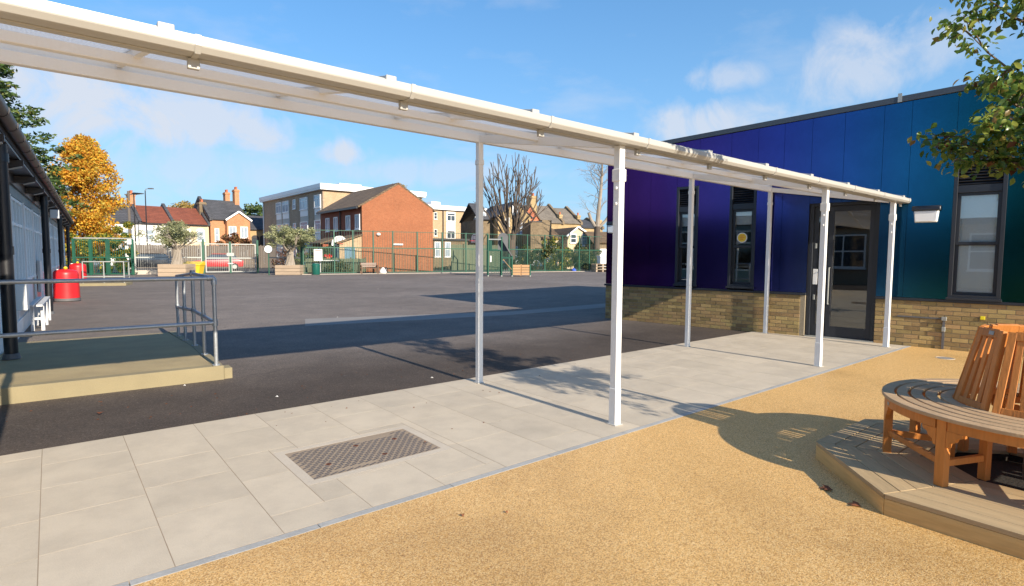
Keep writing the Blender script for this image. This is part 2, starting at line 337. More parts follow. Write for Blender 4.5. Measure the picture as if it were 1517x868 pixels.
m_leaf('leaf_green', [(0, (.045, .095, .02)), (.35, (.09, .165, .032)), (.65, (.17, .25, .05)), (.88, (.31, .34, .075)), (.94, (.26, .20, .06)), (.98, (.15, .07, .03)), (1, (.10, .04, .03))], .3, .42, True)
m_leaf('leaf_mass', [(0, (.045, .095, .02)), (.35, (.09, .165, .032)), (.65, (.17, .25, .05)), (.88, (.31, .34, .075)), (.94, (.26, .20, .06)), (.98, (.15, .07, .03)), (1, (.10, .04, .03))], .3, .42)
m_leaf('leaf_autumn', [(0, (.48, .19, .025)), (.3, (.72, .36, .04)), (.6, (.85, .54, .07)), (.85, (.68, .52, .08)), (1, (.38, .36, .06))], .6, .42)
m_leaf('leaf_hedge', [(0, (.05, .10, .02)), (.45, (.13, .19, .03)), (.75, (.42, .34, .045)), (1, (.55, .38, .04))], .6, .3)
m_leaf('leaf_conifer', [(0, (.025, .06, .016)), (.5, (.055, .105, .028)), (.8, (.11, .15, .035)), (1, (.22, .20, .05))], .6, .15)
m_leaf('leaf_olive', [(0, (.17, .19, .09)), (.5, (.29, .31, .16)), (1, (.42, .42, .25))], .5, .2)
m_leaf('leaf_far', [(0, (.04, .08, .02)), (.6, (.09, .14, .04)), (1, (.16, .19, .06))], .6, .25)
m_leaf('leaf_gold', [(0, (.28, .18, .05)), (.6, (.42, .29, .08)), (1, (.30, .26, .09))], .6, .25)
m_leaf('leaf_bramble', [(0, (.025, .05, .016)), (.5, (.06, .09, .028)), (.8, (.14, .13, .045)), (1, (.24, .19, .06))], .6, .2)
m_leaf('leaf_rusty', [(0, (.12, .045, .03)), (.6, (.20, .09, .04)), (1, (.14, .12, .05))], .6, .2)

# ---------------------------------------------------------------- mesh helpers
class MB:
    def __init__(s): s.v = []; s.f = []
    def add(s, vs, fs):
        o = len(s.v); s.v += [tuple(v) for v in vs]; s.f += [tuple(i + o for i in f) for f in fs]; return s
    def box(s, x0, x1, y0, y1, z0, z1):
        return s.add([(x0, y0, z0), (x1, y0, z0), (x1, y1, z0), (x0, y1, z0), (x0, y0, z1), (x1, y0, z1), (x1, y1, z1), (x0, y1, z1)],
                     [(0, 3, 2, 1), (4, 5, 6, 7), (0, 1, 5, 4), (1, 2, 6, 5), (2, 3, 7, 6), (3, 0, 4, 7)])
    def beam(s, p, q, w, h, up=(0, 0, 1)):       # rectangular bar, w sideways, h along up
        p, q = Vector(p), Vector(q); d = (q - p).normalized(); u = Vector(up)
        if abs(d.dot(u)) > .99: u = Vector((1, 0, 0))
        sd_ = d.cross(u).normalized(); u = sd_.cross(d).normalized(); a, b = sd_ * (w / 2), u * (h / 2)
        return s.add([p - a - b, p + a - b, p + a + b, p - a + b, q - a - b, q + a - b, q + a + b, q - a + b],
                     [(0, 1, 2, 3), (7, 6, 5, 4), (0, 4, 5, 1), (1, 5, 6, 2), (2, 6, 7, 3), (3, 7, 4, 0)])
    def tube(s, pts, rad, n=8, cap=True):
        pts = [Vector(p) for p in pts]; rad = rad if isinstance(rad, (list, tuple)) else [rad] * len(pts)
        o = len(s.v); pu = None
        for i, p in enumerate(pts):
            d = (pts[min(i + 1, len(pts) - 1)] - pts[max(i - 1, 0)]).normalized()
            u = pu if pu is not None else (Vector((0, 0, 1)) if abs(d.z) < .9 else Vector((1, 0, 0)))
            a = d.cross(u)
            if a.length < 1e-5: a = d.cross(Vector((.3, .9, .2)))
            a.normalize(); b = a.cross(d).normalized(); pu = b
            for k in range(n):
                t = 2 * math.pi * k / n; s.v.append(tuple(p + (a * math.cos(t) + b * math.sin(t)) * rad[i]))
        for i in range(len(pts) - 1):
            for k in range(n):
                k2 = (k + 1) % n; s.f.append((o + i * n + k, o + i * n + k2, o + (i + 1) * n + k2, o + (i + 1) * n + k))
        if cap:
            s.f.append(tuple(o + k for k in range(n))); e = o + (len(pts) - 1) * n; s.f.append(tuple(e + k for k in reversed(range(n))))
        return s
    def cyl(s, x, y, z0, z1, r, r1=None, n=20): return s.tube([(x, y, z0), (x, y, z1)], [r, r if r1 is None else r1], n)
    def lathe(s, x, y, prof, n=24):
        return s.tube_z(x, y, prof, n)
    def tube_z(s, x, y, prof, n):
        o = len(s.v)
        for r, z in prof:
            for k in range(n):
                t = 2 * math.pi * k / n; s.v.append((x + r * math.cos(t), y + r * math.sin(t), z))
        for i in range(len(prof) - 1):
            for k in range(n):
                k2 = (k + 1) % n; s.f.append((o + i * n + k, o + i * n + k2, o + (i + 1) * n + k2, o + (i + 1) * n + k))
        s.f.append(tuple(o + k for k in reversed(range(n)))); e = o + (len(prof) - 1) * n; s.f.append(tuple(e + k for k in range(n)))
        return s
    def prism(s, poly, z0, z1):                  # polygon in xy, counter-clockwise, raised
        n = len(poly)
        return s.add([(x, y, z0) for x, y in poly] + [(x, y, z1) for x, y in poly],
                     [tuple(reversed(range(n))), tuple(range(n, 2 * n))] + [(i, (i + 1) % n, n + (i + 1) % n, n + i) for i in range(n)])
    def prism_y(s, poly, y0, y1):                # polygon in xz, pushed along y
        n = len(poly)
        return s.add([(x, y0, z) for x, z in poly] + [(x, y1, z) for x, z in poly],
                     [tuple(range(n)), tuple(reversed(range(n, 2 * n)))] + [(i, n + i, n + (i + 1) % n, (i + 1) % n) for i in range(n)])
    def prism_x(s, poly, x0, x1):                # polygon in yz, pushed along x
        n = len(poly)
        return s.add([(x0, y, z) for y, z in poly] + [(x1, y, z) for y, z in poly],
                     [tuple(reversed(range(n))), tuple(range(n, 2 * n))] + [(i, (i + 1) % n, n + (i + 1) % n, n + i) for i in range(n)])
    def quad(s, a, b, c, d): return s.add([a, b, c, d], [(0, 1, 2, 3)])
    def slab(s, a, b, c, d, th):                 # thick sheet below the quad a b c d
        a, b, c, d = map(Vector, (a, b, c, d)); n = (b - a).cross(d - a).normalized()
        if n.z < 0: n = -n
        lo = [p - n * th for p in (a, b, c, d)]
        return s.add([a, b, c, d] + lo, [(0, 1, 2, 3), (7, 6, 5, 4), (0, 4, 5, 1), (1, 5, 6, 2), (2, 6, 7, 3), (3, 7, 4, 0)])
    def mesh(s, name, mat, bev=0, smooth=True, seg=1):
        me = bpy.data.meshes.new(name); me.from_pydata(s.v, [], s.f); me.materials.append(MATS[mat])
        bm = bmesh.new(); bm.from_mesh(me); bmesh.ops.recalc_face_normals(bm, faces=bm.faces)
        if bev:
            es = [e for e in bm.edges if len(e.link_faces) == 2 and e.calc_face_angle(0) > .5]
            bmesh.ops.bevel(bm, geom=es, offset=bev, segments=seg, affect='EDGES', profile=.6, clamp_overlap=True)
        bm.to_mesh(me); bm.free()
        if smooth:
            me.shade_smooth(); me.set_sharp_from_angle(angle=R(35))
        return me

def link(name, me, parent=None, loc=None, rz=None):
    o = bpy.data.objects.new(name, me); C.objects.link(o)
    if parent is not None: o.parent = parent
    if loc is not None: o.location = loc
    if rz is not None: o.rotation_euler = (0, 0, rz)
    return o
def part(name, mb, mat, parent=None, bev=0, loc=None, rz=None, label=None, kind=None, smooth=True, seg=1):
    o = link(name, mb.mesh(name, mat, bev, smooth, seg), parent, loc, rz)
    if label: o['label'] = label
    if kind: o['kind'] = kind
    return o
def tag(o, label, cat, group=None, kind=None):
    o['label'] = label; o['category'] = cat
    if group: o['group'] = group
    if kind: o['kind'] = kind
    return o
def thing(name, label, cat, loc=(0, 0, 0), deg=0, group=None):
    o = bpy.data.objects.new(name, None); C.objects.link(o); o.empty_display_size = .2
    o.location = loc; o.rotation_euler = (0, 0, R(deg)); return tag(o, label, cat, group)
def structure(name, mb, mat, loc=None, rz=None, bev=0):
    return part(name, mb, mat, None, bev, loc, rz, kind='structure')
def dup(root, loc, deg=None, label=None):
    r = root.copy(); C.objects.link(r); r.location = loc
    if deg is not None: r.rotation_euler = (0, 0, R(deg))
    if label: r['label'] = label
    for ch in list(root.children):
        c = ch.copy(); C.objects.link(c); c.parent = r
        for g in list(ch.children):
            d = g.copy(); C.objects.link(d); d.parent = c
    return r
def rawmesh(name, v, f, mat):
    me = bpy.data.meshes.new(name); me.from_pydata(v, [], f); me.materials.append(MATS[mat]); return me
RNG = np.random.default_rng(11)
def leaf_quads(cent, size, flat=0.0, asp=.6):
    """small folded leaf-shaped quads at the points cent (n,3)"""
    n = len(cent); a = RNG.normal(size=(n, 3)); a[:, 2] *= (1 - flat); a /= np.linalg.norm(a, axis=1)[:, None] + 1e-9
    b = RNG.normal(size=(n, 3)); b -= a * (a * b).sum(1)[:, None]; b /= np.linalg.norm(b, axis=1)[:, None] + 1e-9
    s = size * RNG.uniform(.6, 1.35, n)[:, None]
    v = np.empty((n, 4, 3)); v[:, 0] = cent - a * s; v[:, 1] = cent + b * s * asp; v[:, 2] = cent + a * s; v[:, 3] = cent - b * s * asp
    return v.reshape(-1, 3).tolist(), [(4 * i, 4 * i + 1, 4 * i + 2, 4 * i + 3) for i in range(n)]
def blob_points(n, clumps, spread):
    """points gathered round clump centres: (x,y,z) list"""
    cl = np.array(clumps); i = RNG.integers(0, len(cl), n); d = RNG.normal(size=(n, 3)); d /= np.linalg.norm(d, axis=1)[:, None]
    return cl[i] + d * (RNG.uniform(0, 1, n)[:, None] ** .5) * np.asarray(spread)
def branch_tree(mb, p, d, length, r, depth, spread=.5, up=.12, taper=.62, n=6, kids=(2, 3), shrink=.72, tips=None, wob=.12):
    pts = [Vector(p)]; dd = Vector(d).normalized(); k = 3
    for i in range(k):
        dd = (dd + Vector((random.gauss(0, wob), random.gauss(0, wob), random.gauss(0, wob) + up * .5))).normalized()
        pts.append(pts[-1] + dd * (length / k))
    rads = [r * (1 - (1 - taper) * i / k) for i in range(k + 1)]
    mb.tube(pts, rads, max(4, n), cap=depth == 0)
    if tips is not None: tips += [q for q in pts[1:]] if depth <= 1 else []
    if depth == 0: return
    for i in range(random.randint(*kids)):
        q = pts[-1] if i < 2 else pts[-2]
        e = (dd + Vector((random.gauss(0, spread), random.gauss(0, spread), random.gauss(0, spread * .6) + up))).normalized()
        branch_tree(mb, q, e, length * shrink * random.uniform(.8, 1.2), rads[-1] * .82, depth - 1, spread, up, taper, n - 1, kids, shrink, tips, wob)

# ================================================================ GROUND
P1 = (0.967, 5.17); CA = 39.4                          # canopy frame: first post, direction of the run
def cw(x, y, z=0):
    c, s = math.cos(R(CA)), math.sin(R(CA)); return Vector((P1[0] + x * c - y * s, P1[1] + x * s + y * c, z))
def cl_(v):
    c, s = math.cos(R(CA)), math.sin(R(CA)); dx, dy = v[0] - P1[0], v[1] - P1[1]; return (dx * c + dy * s, -dx * s + dy * c)
structure('ground', MB().box(-900, 900, -400, 1500, -1.0, -.03), 'ground_far')
tm = MB(); pl = [(-60, -25), (40, -25), (40, 30), (14, 62), (-14, 45.2), (-45, 34)]
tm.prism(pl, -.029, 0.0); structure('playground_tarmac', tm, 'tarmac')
rd = MB(); rd.prism([(-80, 36), (-45, 35), (-14, 46), (14, 63), (60, 60), (60, 120), (-80, 120)], -.031, -.012); structure('road', rd, 'far_asphalt')
strip = [G(452, 472.5), G(452, 483), G(760, 466.5), G(897, 455.5), G(897, 449.5), G(757, 461.5)]
sm = MB(); sm.prism([(p.x, p.y) for p in strip][::1], -.01, .004); structure('concrete_strip', sm, 'concrete_grey')
gm = MB(); gm.prism([(-12, -20), (14.5, -20), (14.5, -.257), (-12, -.257)], -.02, .0155)
gr = structure('resin_gravel', gm, 'resin_gravel', cw(0, 0), R(CA))
# pale edging strip along the far fence
e0, e1, e2 = Vector((-16.6, 40.7)), Vector((-15.5, 41.3)), Vector((8.5, 54.0)); ed = (e2 - e1).normalized(); en = Vector((ed.y, -ed.x))
em = MB(); q = [e1 + en * .55, e2 + en * .55, e2 - en * .1, e1 - en * .1]; em.prism([(p.x, p.y) for p in q], -.01, .03)
structure('kerb_strip', em, 'concrete_pale')

# footpath of slabs
bed = MB().box(-10.2, 8.9, -.20, 2.42, -.02, .0158)
path = structure('footpath', bed, 'slab_bed', cw(0, 0), R(CA))
COV = (-2.66, -1.62, .45, 1.10)                         # access cover in the path
hole = (COV[0] - .075, COV[1] + .075, COV[2] - .075, COV[3] + .075)
def cut(r, h):
    x0, x1, y0, y1 = r; a0, a1, b0, b1 = h
    if x1 <= a0 or x0 >= a1 or y1 <= b0 or y0 >= b1: return [r]
    out = []
    if x0 < a0: out.append((x0, a0, y0, y1))
    if x1 > a1: out.append((a1, x1, y0, y1))
    m0, m1 = max(x0, a0), min(x1, a1)
    if y0 < b0: out.append((m0, m1, y0, b0))
    if y1 > b1: out.append((m0, m1, b1, y1))
    return [o for o in out if o[1] - o[0] > .012 and o[3] - o[2] > .012]
cache = {}
rs = random.Random(5)
k0 = -3.60
x = k0 - .535 * 12
while x < 8.3:
    wd = .535
    y = -.195 + (0 if rs.random() < .3 else rs.choice([-.25, -.12, 0, -.4]))
    ys = []
    while y < 2.41:
        L = rs.choice([.535, .535, .535, .66, .80])
        a, b = max(y, -.195), min(y + L, 2.415)
        if 2.415 - b < .12: b = 2.415
        if b - a > .12: ys.append((a, b))
        y = b if b == 2.415 else y + L
    if ys: ys[0] = (-.195, ys[0][1])
    for (a, b) in ys:
        for r in cut((x, x + wd, a, b), hole):
            g = .0028
            key = (round(r[1] - r[0], 3), round(r[3] - r[2], 3))
            if key not in cache:
                cache[key] = MB().box(.0025, key[0] - .0025, .0015, key[1] - .0015, .010, .0165).mesh('paving_slab', 'slab', 0)
            o = link('paving_slab', cache[key], path, (r[0], r[2], rs.uniform(-.0002, .0003)))
            o.rotation_euler = (rs.uniform(-.0002, .0002), rs.uniform(-.0002, .0002), 0)
    x += wd
kx = -10.2
kme = MB().box(.002, .913, -.255, -.2, -.02, .0170).mesh('kerb_stone', 'kerb_stone', 0)
while kx < 8.3:
    link('kerb_stone', kme, path, (kx, 0, 0)); kx += .915

# access cover
cv = thing('access_cover', 'rusty rectangular iron access cover with raised tread set in the pale slabs', 'access cover', cw((COV[0] + COV[1]) / 2, (COV[2] + COV[3]) / 2), CA)
hw, hh = (COV[1] - COV[0]) / 2, (COV[3] - COV[2]) / 2
sur = MB(); b_ = .072
for bx in ((-hw - b_, hw + b_, -hh - b_, -hh), (-hw - b_, hw + b_, hh, hh + b_), (-hw - b_, -hw, -hh, hh), (hw, hw + b_, -hh, hh)): sur.box(*bx, .002, .0168)
part('surround', sur, 'concrete_pale', cv)
part('plate', MB().box(-hw, hw, -hh, hh, -.01, .0095), 'iron', cv)
fr = MB()
for bx in ((-hw, hw, -hh, -hh + .014), (-hw, hw, hh - .014, hh), (-hw, -hw + .014, -hh + .014, hh - .014), (hw - .014, hw, -hh + .014, hh - .014)): fr.box(*bx, .004, .0145)
part('frame', fr, 'iron', cv)
tr = MB(); i = 0; yy = -hh + .03
while yy < hh - .025:
    xx = -hw + .035 + (.030 if i % 2 else 0)
    while xx < hw - .03:
        if not ((abs(xx + .2) < .18 and abs(yy + hh - .075) < .028) or (abs(xx - .2) < .18 and abs(yy - hh + .075) < .028)):
            tr.beam((xx - .031, yy - .013, .0125), (xx + .031, yy + .013, .0125), .013, .008)
        xx += .060
    yy += .0375; i += 1
part('tread', tr, 'iron_tread', cv, kind='stuff', smooth=False)
key_me = MB().cyl(0, 0, .009, .0165, .022, n=14).mesh('lifting_eye', 'rust')
for kx_, ky_ in ((-.33, -.1), (.0, .16), (.33, .12), (.1, -.16)): link('lifting_eye', key_me, cv, (kx_, ky_, 0))

# ================================================================ COVERED WALKWAY
can = thing('walkway_canopy', 'long white metal walkway canopy with translucent roof on slim posts over the slab path', 'canopy', cw(0, 0), CA)
X0, X1 = -10.0, 7.92
gz = lambda x: 2.560 - .007 * x
FAR = 2.15
WPC = 'white_powdercoat'
for px_ in (-8.9, -4.45, 0, 4.45, 7.22):
    z = gz(px_)
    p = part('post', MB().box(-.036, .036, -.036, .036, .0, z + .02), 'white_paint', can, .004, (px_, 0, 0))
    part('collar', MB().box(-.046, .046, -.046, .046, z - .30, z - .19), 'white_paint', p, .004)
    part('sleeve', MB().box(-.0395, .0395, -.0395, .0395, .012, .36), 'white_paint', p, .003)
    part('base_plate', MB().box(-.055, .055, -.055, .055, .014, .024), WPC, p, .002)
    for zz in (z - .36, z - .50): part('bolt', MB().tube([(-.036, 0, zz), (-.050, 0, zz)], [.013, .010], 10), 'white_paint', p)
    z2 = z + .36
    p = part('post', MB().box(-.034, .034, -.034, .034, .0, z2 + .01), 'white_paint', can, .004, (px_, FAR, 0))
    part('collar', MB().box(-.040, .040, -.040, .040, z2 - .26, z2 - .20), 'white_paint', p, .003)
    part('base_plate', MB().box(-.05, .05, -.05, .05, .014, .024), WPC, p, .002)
    bo = MB()
    for zz in (z2 + .04,): bo.tube([(-.0, -.045, zz), (0, -.06, zz)], [.014, .010], 10)
    part('bolt', bo, 'white_paint', p)
    # portal rafter between the two posts
    part('cross_beam', MB().beam((px_, .06, z + .05), (px_, FAR - .04, z2 + .04), 0.05, .085), 'white_beam', can, .003)
def run(name, prof, mat=WPC, bev=0.004, x0=X0, x1=X1):
    """profile in (y, z above gutter line) swept along the run with its fall"""
    n = len(prof); mb = MB(); vs = []
    for xx in (x0, x1): vs += [(xx, y, gz(xx) + z) for y, z in prof]
    mb.add(vs, [tuple(range(n)), tuple(reversed(range(n, 2 * n)))] + [(i, n + i, n + (i + 1) % n, (i + 1) % n) for i in range(n)])
    return part(name, mb, mat, can, bev, smooth=False)
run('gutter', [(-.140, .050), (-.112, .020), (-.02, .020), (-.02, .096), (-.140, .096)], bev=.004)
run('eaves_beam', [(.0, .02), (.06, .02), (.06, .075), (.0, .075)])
run('purlin', [(1.07, .222), (1.13, .222), (1.13, .288), (1.07, .288)], 'white_beam')
run('wall_plate', [(FAR - .035, .36), (FAR + .04, .36), (FAR + .04, .45), (FAR - .035, .45)], 'white_beam')
run('rear_closer', [(FAR + .012, .4505), (FAR + .035, .4505), (FAR + .035, .512), (FAR + .012, .512)], 'white_paint', bev=0)
run('eaves_flashing', [(-.07, .0985), (.0, .105), (.0, .130), (-.07, .122)], bev=0)
run('ridge_trim', [(FAR + .10, .49), (FAR + .13, .49), (FAR + .13, .56), (FAR + .10, .56)], bev=0)
sl_ = .19                         # roof slope
zr = lambda x, y: gz(x) + .100 + sl_ * (y - .03)
bars = [.12 + 1.22 * k for k in range(-8, 7)]
bars = [b for b in bars if X0 < b < X1]
edges = [X0 + .03] + bars + [X1 - .03]
for b in bars + [X0 + .03, X1 - .03]:
    r_ = part('glazing_bar', MB().beam((b, -.02, zr(b, -.02) + .004), (b, FAR + .06, zr(b, FAR + .06) + .004), .045, .06), 'white_beam', can, .003)
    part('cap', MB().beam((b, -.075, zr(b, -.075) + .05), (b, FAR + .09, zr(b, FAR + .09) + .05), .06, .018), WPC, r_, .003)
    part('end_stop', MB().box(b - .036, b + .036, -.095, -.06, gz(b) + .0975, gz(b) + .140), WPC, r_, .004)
for b in bars:
    j = b + .13
    st = MB(); st.prism_x([(-.146, .049), (-.115, .015), (-.02, .015), (-.02, .020), (-.112, .020), (-.140, .05), (-.140, .101), (-.146, .101)], -.014, .014)
    o = part('gutter_union', st, WPC, can, 0, (j, 0, gz(j)))
    part('bracket', MB().box(-.028, .028, -.018, .012, -.035, .019), WPC, o, .003)
for a, b in zip(edges[:-1], edges[1:]):
    g = .022; a2, b2 = a + g, b - g; t = .010
    mb = MB(); mb.slab((a2, -.05, zr(a2, -.05) + .036), (b2, -.05, zr(b2, -.05) + .036), (b2, FAR + .10, zr(b2, FAR + .1) + .036), (a2, FAR + .10, zr(a2, FAR + .1) + .036), t)
    part('roof_sheet', mb, 'canopy_sheet', can, smooth=False)

# ================================================================ SCHOOL BUILDING (right)
A = (2.37, 14.1); WA = -42.0
wb = thing('school_building', 'single storey school building clad in violet, blue and teal panels above buff brick', 'building', (A[0], A[1], 0), WA)
wu = lambda px, py=300: whit(A, WA, px, py)[0]
LEN, DEP = 14.0, 10.0
top = lambda u: 4.03 + .043 * u
PB = .87                                                 # bottom of the cladding
uw1 = (wu(1001, 400), wu(1033, 400)); uw2 = (wu(1079, 400), wu(1118, 400)); ud = (wu(1194, 450), wu(1297, 450)); uw3 = (wu(1409, 350), wu(1488, 350))
uw4 = (uw3[1] + 1.3, uw3[1] + 2.3)
HD = 3.12
ops = [(*uw1, .93, HD), (*uw2, .93, HD), (*ud, 0, 2.60), (*uw3, .90, HD + .1), (*uw4, .90, HD + .1)]
cols = sorted([0, wu(932), wu(965), uw1[0], uw1[1], uw2[0], uw2[1], wu(1158, 350), ud[0], wu(1250, 250), ud[1], wu(1345), uw3[0], uw3[1], uw3[1] + .65, uw4[0], uw4[1], uw4[1] + 1, LEN])
backing = MB()
for a, b in zip(cols[:-1], cols[1:]):
    zs = [(PB, None)]
    for o in ops:
        if a >= o[0] - .01 and b <= o[1] + .01:
            zs = [(o[3], None)]
    for z0, z1 in zs:
        g = .0025
        mb = MB(); mb.prism_y([(a + g, z0 + .004), (b - g, z0 + .004), (b - g, top(b) - .004), (a + g, top(a) - .004)], -.035, -.005)
        part('cladding_panel', mb, 'shift_cladding', wb)
        backing.prism_y([(a, z0), (b, z0), (b, top(b) - .01), (a, top(a) - .01)], 0.0, .22)
part('backing_wall', backing, 'black_metal', wb)
# parapet capping with a clip, flashing under the cladding
cp = MB(); cp.prism_y([(-.05, top(0)), (LEN, top(LEN)), (LEN, top(LEN) + .10), (-.05, top(0) + .10)], -.075, .30)
part('parapet_capping', cp, 'anthracite_trim', wb, .004)
uc = wu(1334, 152)
part('capping_clip', MB().box(uc - .03, uc + .03, -.084, -.07, top(uc) + .0, top(uc) + .15), 'galvanised', wb)
fl = MB()
for a, b in ((-.03, ud[0]), (ud[1], LEN)): fl.box(a, b, -.062, .0, PB - .045, PB - .002)
part('flashing', fl, 'anthracite', wb, .003)
# plinth of single bricks
mo = MB(); 
for a, b in ((.012, ud[0] - .012), (ud[1] + .012, LEN)): mo.box(a, b, -.030, .2, -.02, PB - .047)
part('mortar_bed', mo, 'mortar', wb)
CH = (PB - .047) / 11
bf = MB().box(.005, .220, 0, .03, .005, CH - .005).mesh('brick', 'buff_brick', .002, False)
bh = MB().box(.005, .1075, 0, .03, .005, CH - .005).mesh('brick', 'buff_brick', .002, False)
pos = []
for a, b in ((0, ud[0]), (ud[1], LEN)):
    for c in range(11):
        u = a
        k = 0
        while u < b - .05:
            half = (c % 2 == 1 and k == 0)
            wdt = .1125 if half else .225
            if u + wdt > b + .005:
                if b - u > .11: pos.append((u, c * CH, True))
                break
            pos.append((u, c * CH, half)); u += wdt; k += 1
view = sorted([p for p in pos if p[0] < 9.2], key=lambda p: -p[0])
for u, z, half in view[:300]: link('brick', bh if half else bf, wb, (u, -.037 - rs.uniform(0, .004), z))
rest = view[300:] + [p for p in pos if p[0] >= 9.2]
mb = MB()
for u, z, half in rest: mb.box(u + .005, u + (.1075 if half else .22), -.038, -.01, z + .005, z + CH - .005)
part('brickwork', mb, 'buff_brick', wb, kind='stuff', smooth=False)
# side, rear and roof
sd_m = MB().box(0.0, .2, .02, DEP, PB, 4.02); part('side_wall', sd_m, 'shift_cladding', wb)
part('side_plinth', MB().box(-.02, .2, .02, DEP, -.02, PB - .05), 'buff_brick', wb)
part('rear_wall', MB().box(0.2, LEN, DEP - .2, DEP, -.02, 4.0), 'buff_brick', wb)
part('end_wall', MB().box(LEN - .001, LEN + .2, .0, DEP, -.02, 4.4), 'buff_brick', wb)
rf = MB(); rf.prism_y([(.0, top(0) - .12), (LEN, top(LEN) - .12), (LEN, top(LEN) + .05), (.0, top(0) + .05)], .23, DEP)
part('roof', rf, 'felt_dark', wb)
part('floor', MB().box(.2, LEN, .2, DEP - .2, -.02, .03), 'room_floor', wb)
part('ceiling', MB().box(.2, LEN, .22, DEP - .2, 3.25, 3.35), 'panel_pale', wb)
part('inner_wall', MB().box(.2, LEN, 4.2, 4.3, .03, 3.25), 'render_grey', wb)

def school_window(u0, u1, z0, z1, blinds, sash=True):
    w, h = u1 - u0, z1 - z0; f = .055
    m = MB()
    for bx in ((0, f, 0, h), (w - f, w, 0, h), (f, w - f, 0, f), (f, w - f, h - f, h)): m.box(bx[0], bx[1], -.045, .20, bx[2], bx[3])
    lz = h - .44
    m.box(f, w - f, -.02, .10, lz - .12, lz)
    wn = part('window', m, 'anthracite', wb, .002, (u0, 0, z0))
    part('sill', MB().box(-.02, w + .02, -.085, -.046, -.03, .012), 'anthracite', wn, .003)
    part('louvre_back', MB().box(f, w - f, .055, .07, lz, h - f), 'black_metal', wn)
    k = 0; zz = lz + .02
    while zz < h - f - .02:
        lm = MB(); lm.add([(f, -.015, zz), (w - f, -.015, zz), (w - f, .045, zz + .04), (f, .045, zz + .04), (f, -.010, zz - .006), (w - f, -.010, zz - .006), (w - f, .05, zz + .034), (f, .05, zz + .034)],
               [(0, 1, 2, 3), (7, 6, 5, 4), (0, 4, 5, 1), (1, 5, 6, 2), (2, 6, 7, 3), (3, 7, 4, 0)])
        part('louvre_blade', lm, 'anthracite', wn); zz += .048
    top_ = lz - .12; mid = top_ * .52
    s = MB(); b = .05
    for (a0, a1, yy) in ((f, mid + .02, .05), (mid - .02, top_, .015)):
        for bx in ((f, f + b, a0, a1), (w - f - b, w - f, a0, a1), (f + b, w - f - b, a0, a0 + b), (f + b, w - f - b, a1 - b, a1)): s.box(bx[0], bx[1], yy, yy + .035, bx[2], bx[3])
    part('sash', s, 'anthracite', wn, .002)
    for (a0, a1, yy) in ((f + b, mid + .02 - b, .066), (mid - .02 + b, top_ - b, .031)):
        part('pane', MB().box(f + b - .01, w - f - b + .01, yy, yy + .006, a0 - .01, a1 + .01), 'glass', wn, smooth=False)
    part('sash_catch', MB().box(w / 2 - .03, w / 2 + .03, -.0, .016, mid + .0, mid + .022), 'black_metal', wn)
    for (a0, a1) in blinds:
        part('blind', MB().box(f + .015, w - f - .015, .09, .097, f + (top_ - f) * a0, f + (top_ - f) * a1), 'blind', wn)
    return wn
school_window(*uw1, .93, HD, [(.80, 1.0)])
w2 = school_window(*uw2, .93, HD, [(.80, 1.0)])
school_window(*uw3, .90, HD + .1, [(0.0, .99)])
school_window(*uw4, .90, HD + .1, [(0.0, .99)])
uS, zS = whit(A, WA, 1099, 352)
stk = part('sticker', MB().tube([(uS - uw2[0], .012, zS - .93), (uS - uw2[0], .020, zS - .93)], .105, 28), 'white_paint', w2)
part('sticker', MB().tube([(uS - uw2[0], .008, zS - .93), (uS - uw2[0], .0115, zS - .93)], .088, 28), 'yellow_plastic', w2)
pm = MB()
for i, (l, w_) in enumerate(((.07, .0), (.1, .0), (.06, .0))): pm.box(uS - uw2[0] - l / 2, uS - uw2[0] + l / 2, .0055, .0075, zS - .93 + .03 - i * .035, zS - .93 + .042 - i * .035)
part('sticker_print', pm, 'orange_print', w2)
# furniture glimpsed through the panes: white table edges inside
for u0, u1, zz in ((uw1[0] - .1, uw1[1] + .1, 1.35), (uw2[0] - .1, uw2[1] + .1, 1.32)):
    part('shelf', MB().box(u0, u1, .7, 1.1, zz, zz + .05), 'panel_pale', wb)
    part('shelf_leg', MB().box((u0 + u1) / 2 - .015, (u0 + u1) / 2 + .015, .85, .88, .03, zz), 'panel_pale', wb)

# glazed door with a side light
dw, dh = ud[1] - ud[0], 2.60
dm = MB()
for bx in ((0, .07, 0, dh), (dw - .07, dw, 0, dh), (.07, dw - .07, dh - .07, dh)): dm.box(bx[0], bx[1], .0, .16, bx[2], bx[3])
dr = part('door_frame', dm, 'anthracite', wb, .003, (ud[0], .02, 0.02))
lx = .07 + .26
lf = MB(); s_ = .085
for bx in ((lx, lx + s_, .02, dh - .075), (dw - .07 - s_, dw - .075, .02, dh - .075), (lx + s_, dw - .07 - s_, .02, .22), (lx + s_, dw - .07 - s_, dh - .18, dh - .075)): lf.box(bx[0], bx[1], .04, .10, bx[2], bx[3])
part('door_leaf', lf, 'anthracite', dr, .003)
part('pane', MB().box(lx + s_ - .01, dw - .07 - s_ + .01, .065, .075, .21, dh - .17), 'door_glass', dr, smooth=False)
part('side_panel', MB().box(.07, lx - .003, .05, .09, .02, dh - .075), 'anthracite', dr, .003)
part('side_pane', MB().box(.16, lx - .07, .044, .049, .25, dh - .25), 'door_glass', dr, smooth=False)
part('handle', MB().tube([(lx + .045, .035, 1.35), (lx + .045, -.02, 1.35), (lx + .045, -.02, .65), (lx + .045, .035, .65)], .014, 10), 'galvanised', dr)
part('push_plate', MB().box(.085, .165, .040, .0495, 1.02, 1.32), 'white_paint', dr, .003)
for zz in (1.72, .72): part('lock', MB().box(.10, .135, .038, .0495, zz, zz + .10), 'galvanised', dr, .003)
part('threshold', MB().box(0, dw, -.06, .2, -.02, .016), 'galvanised', dr)
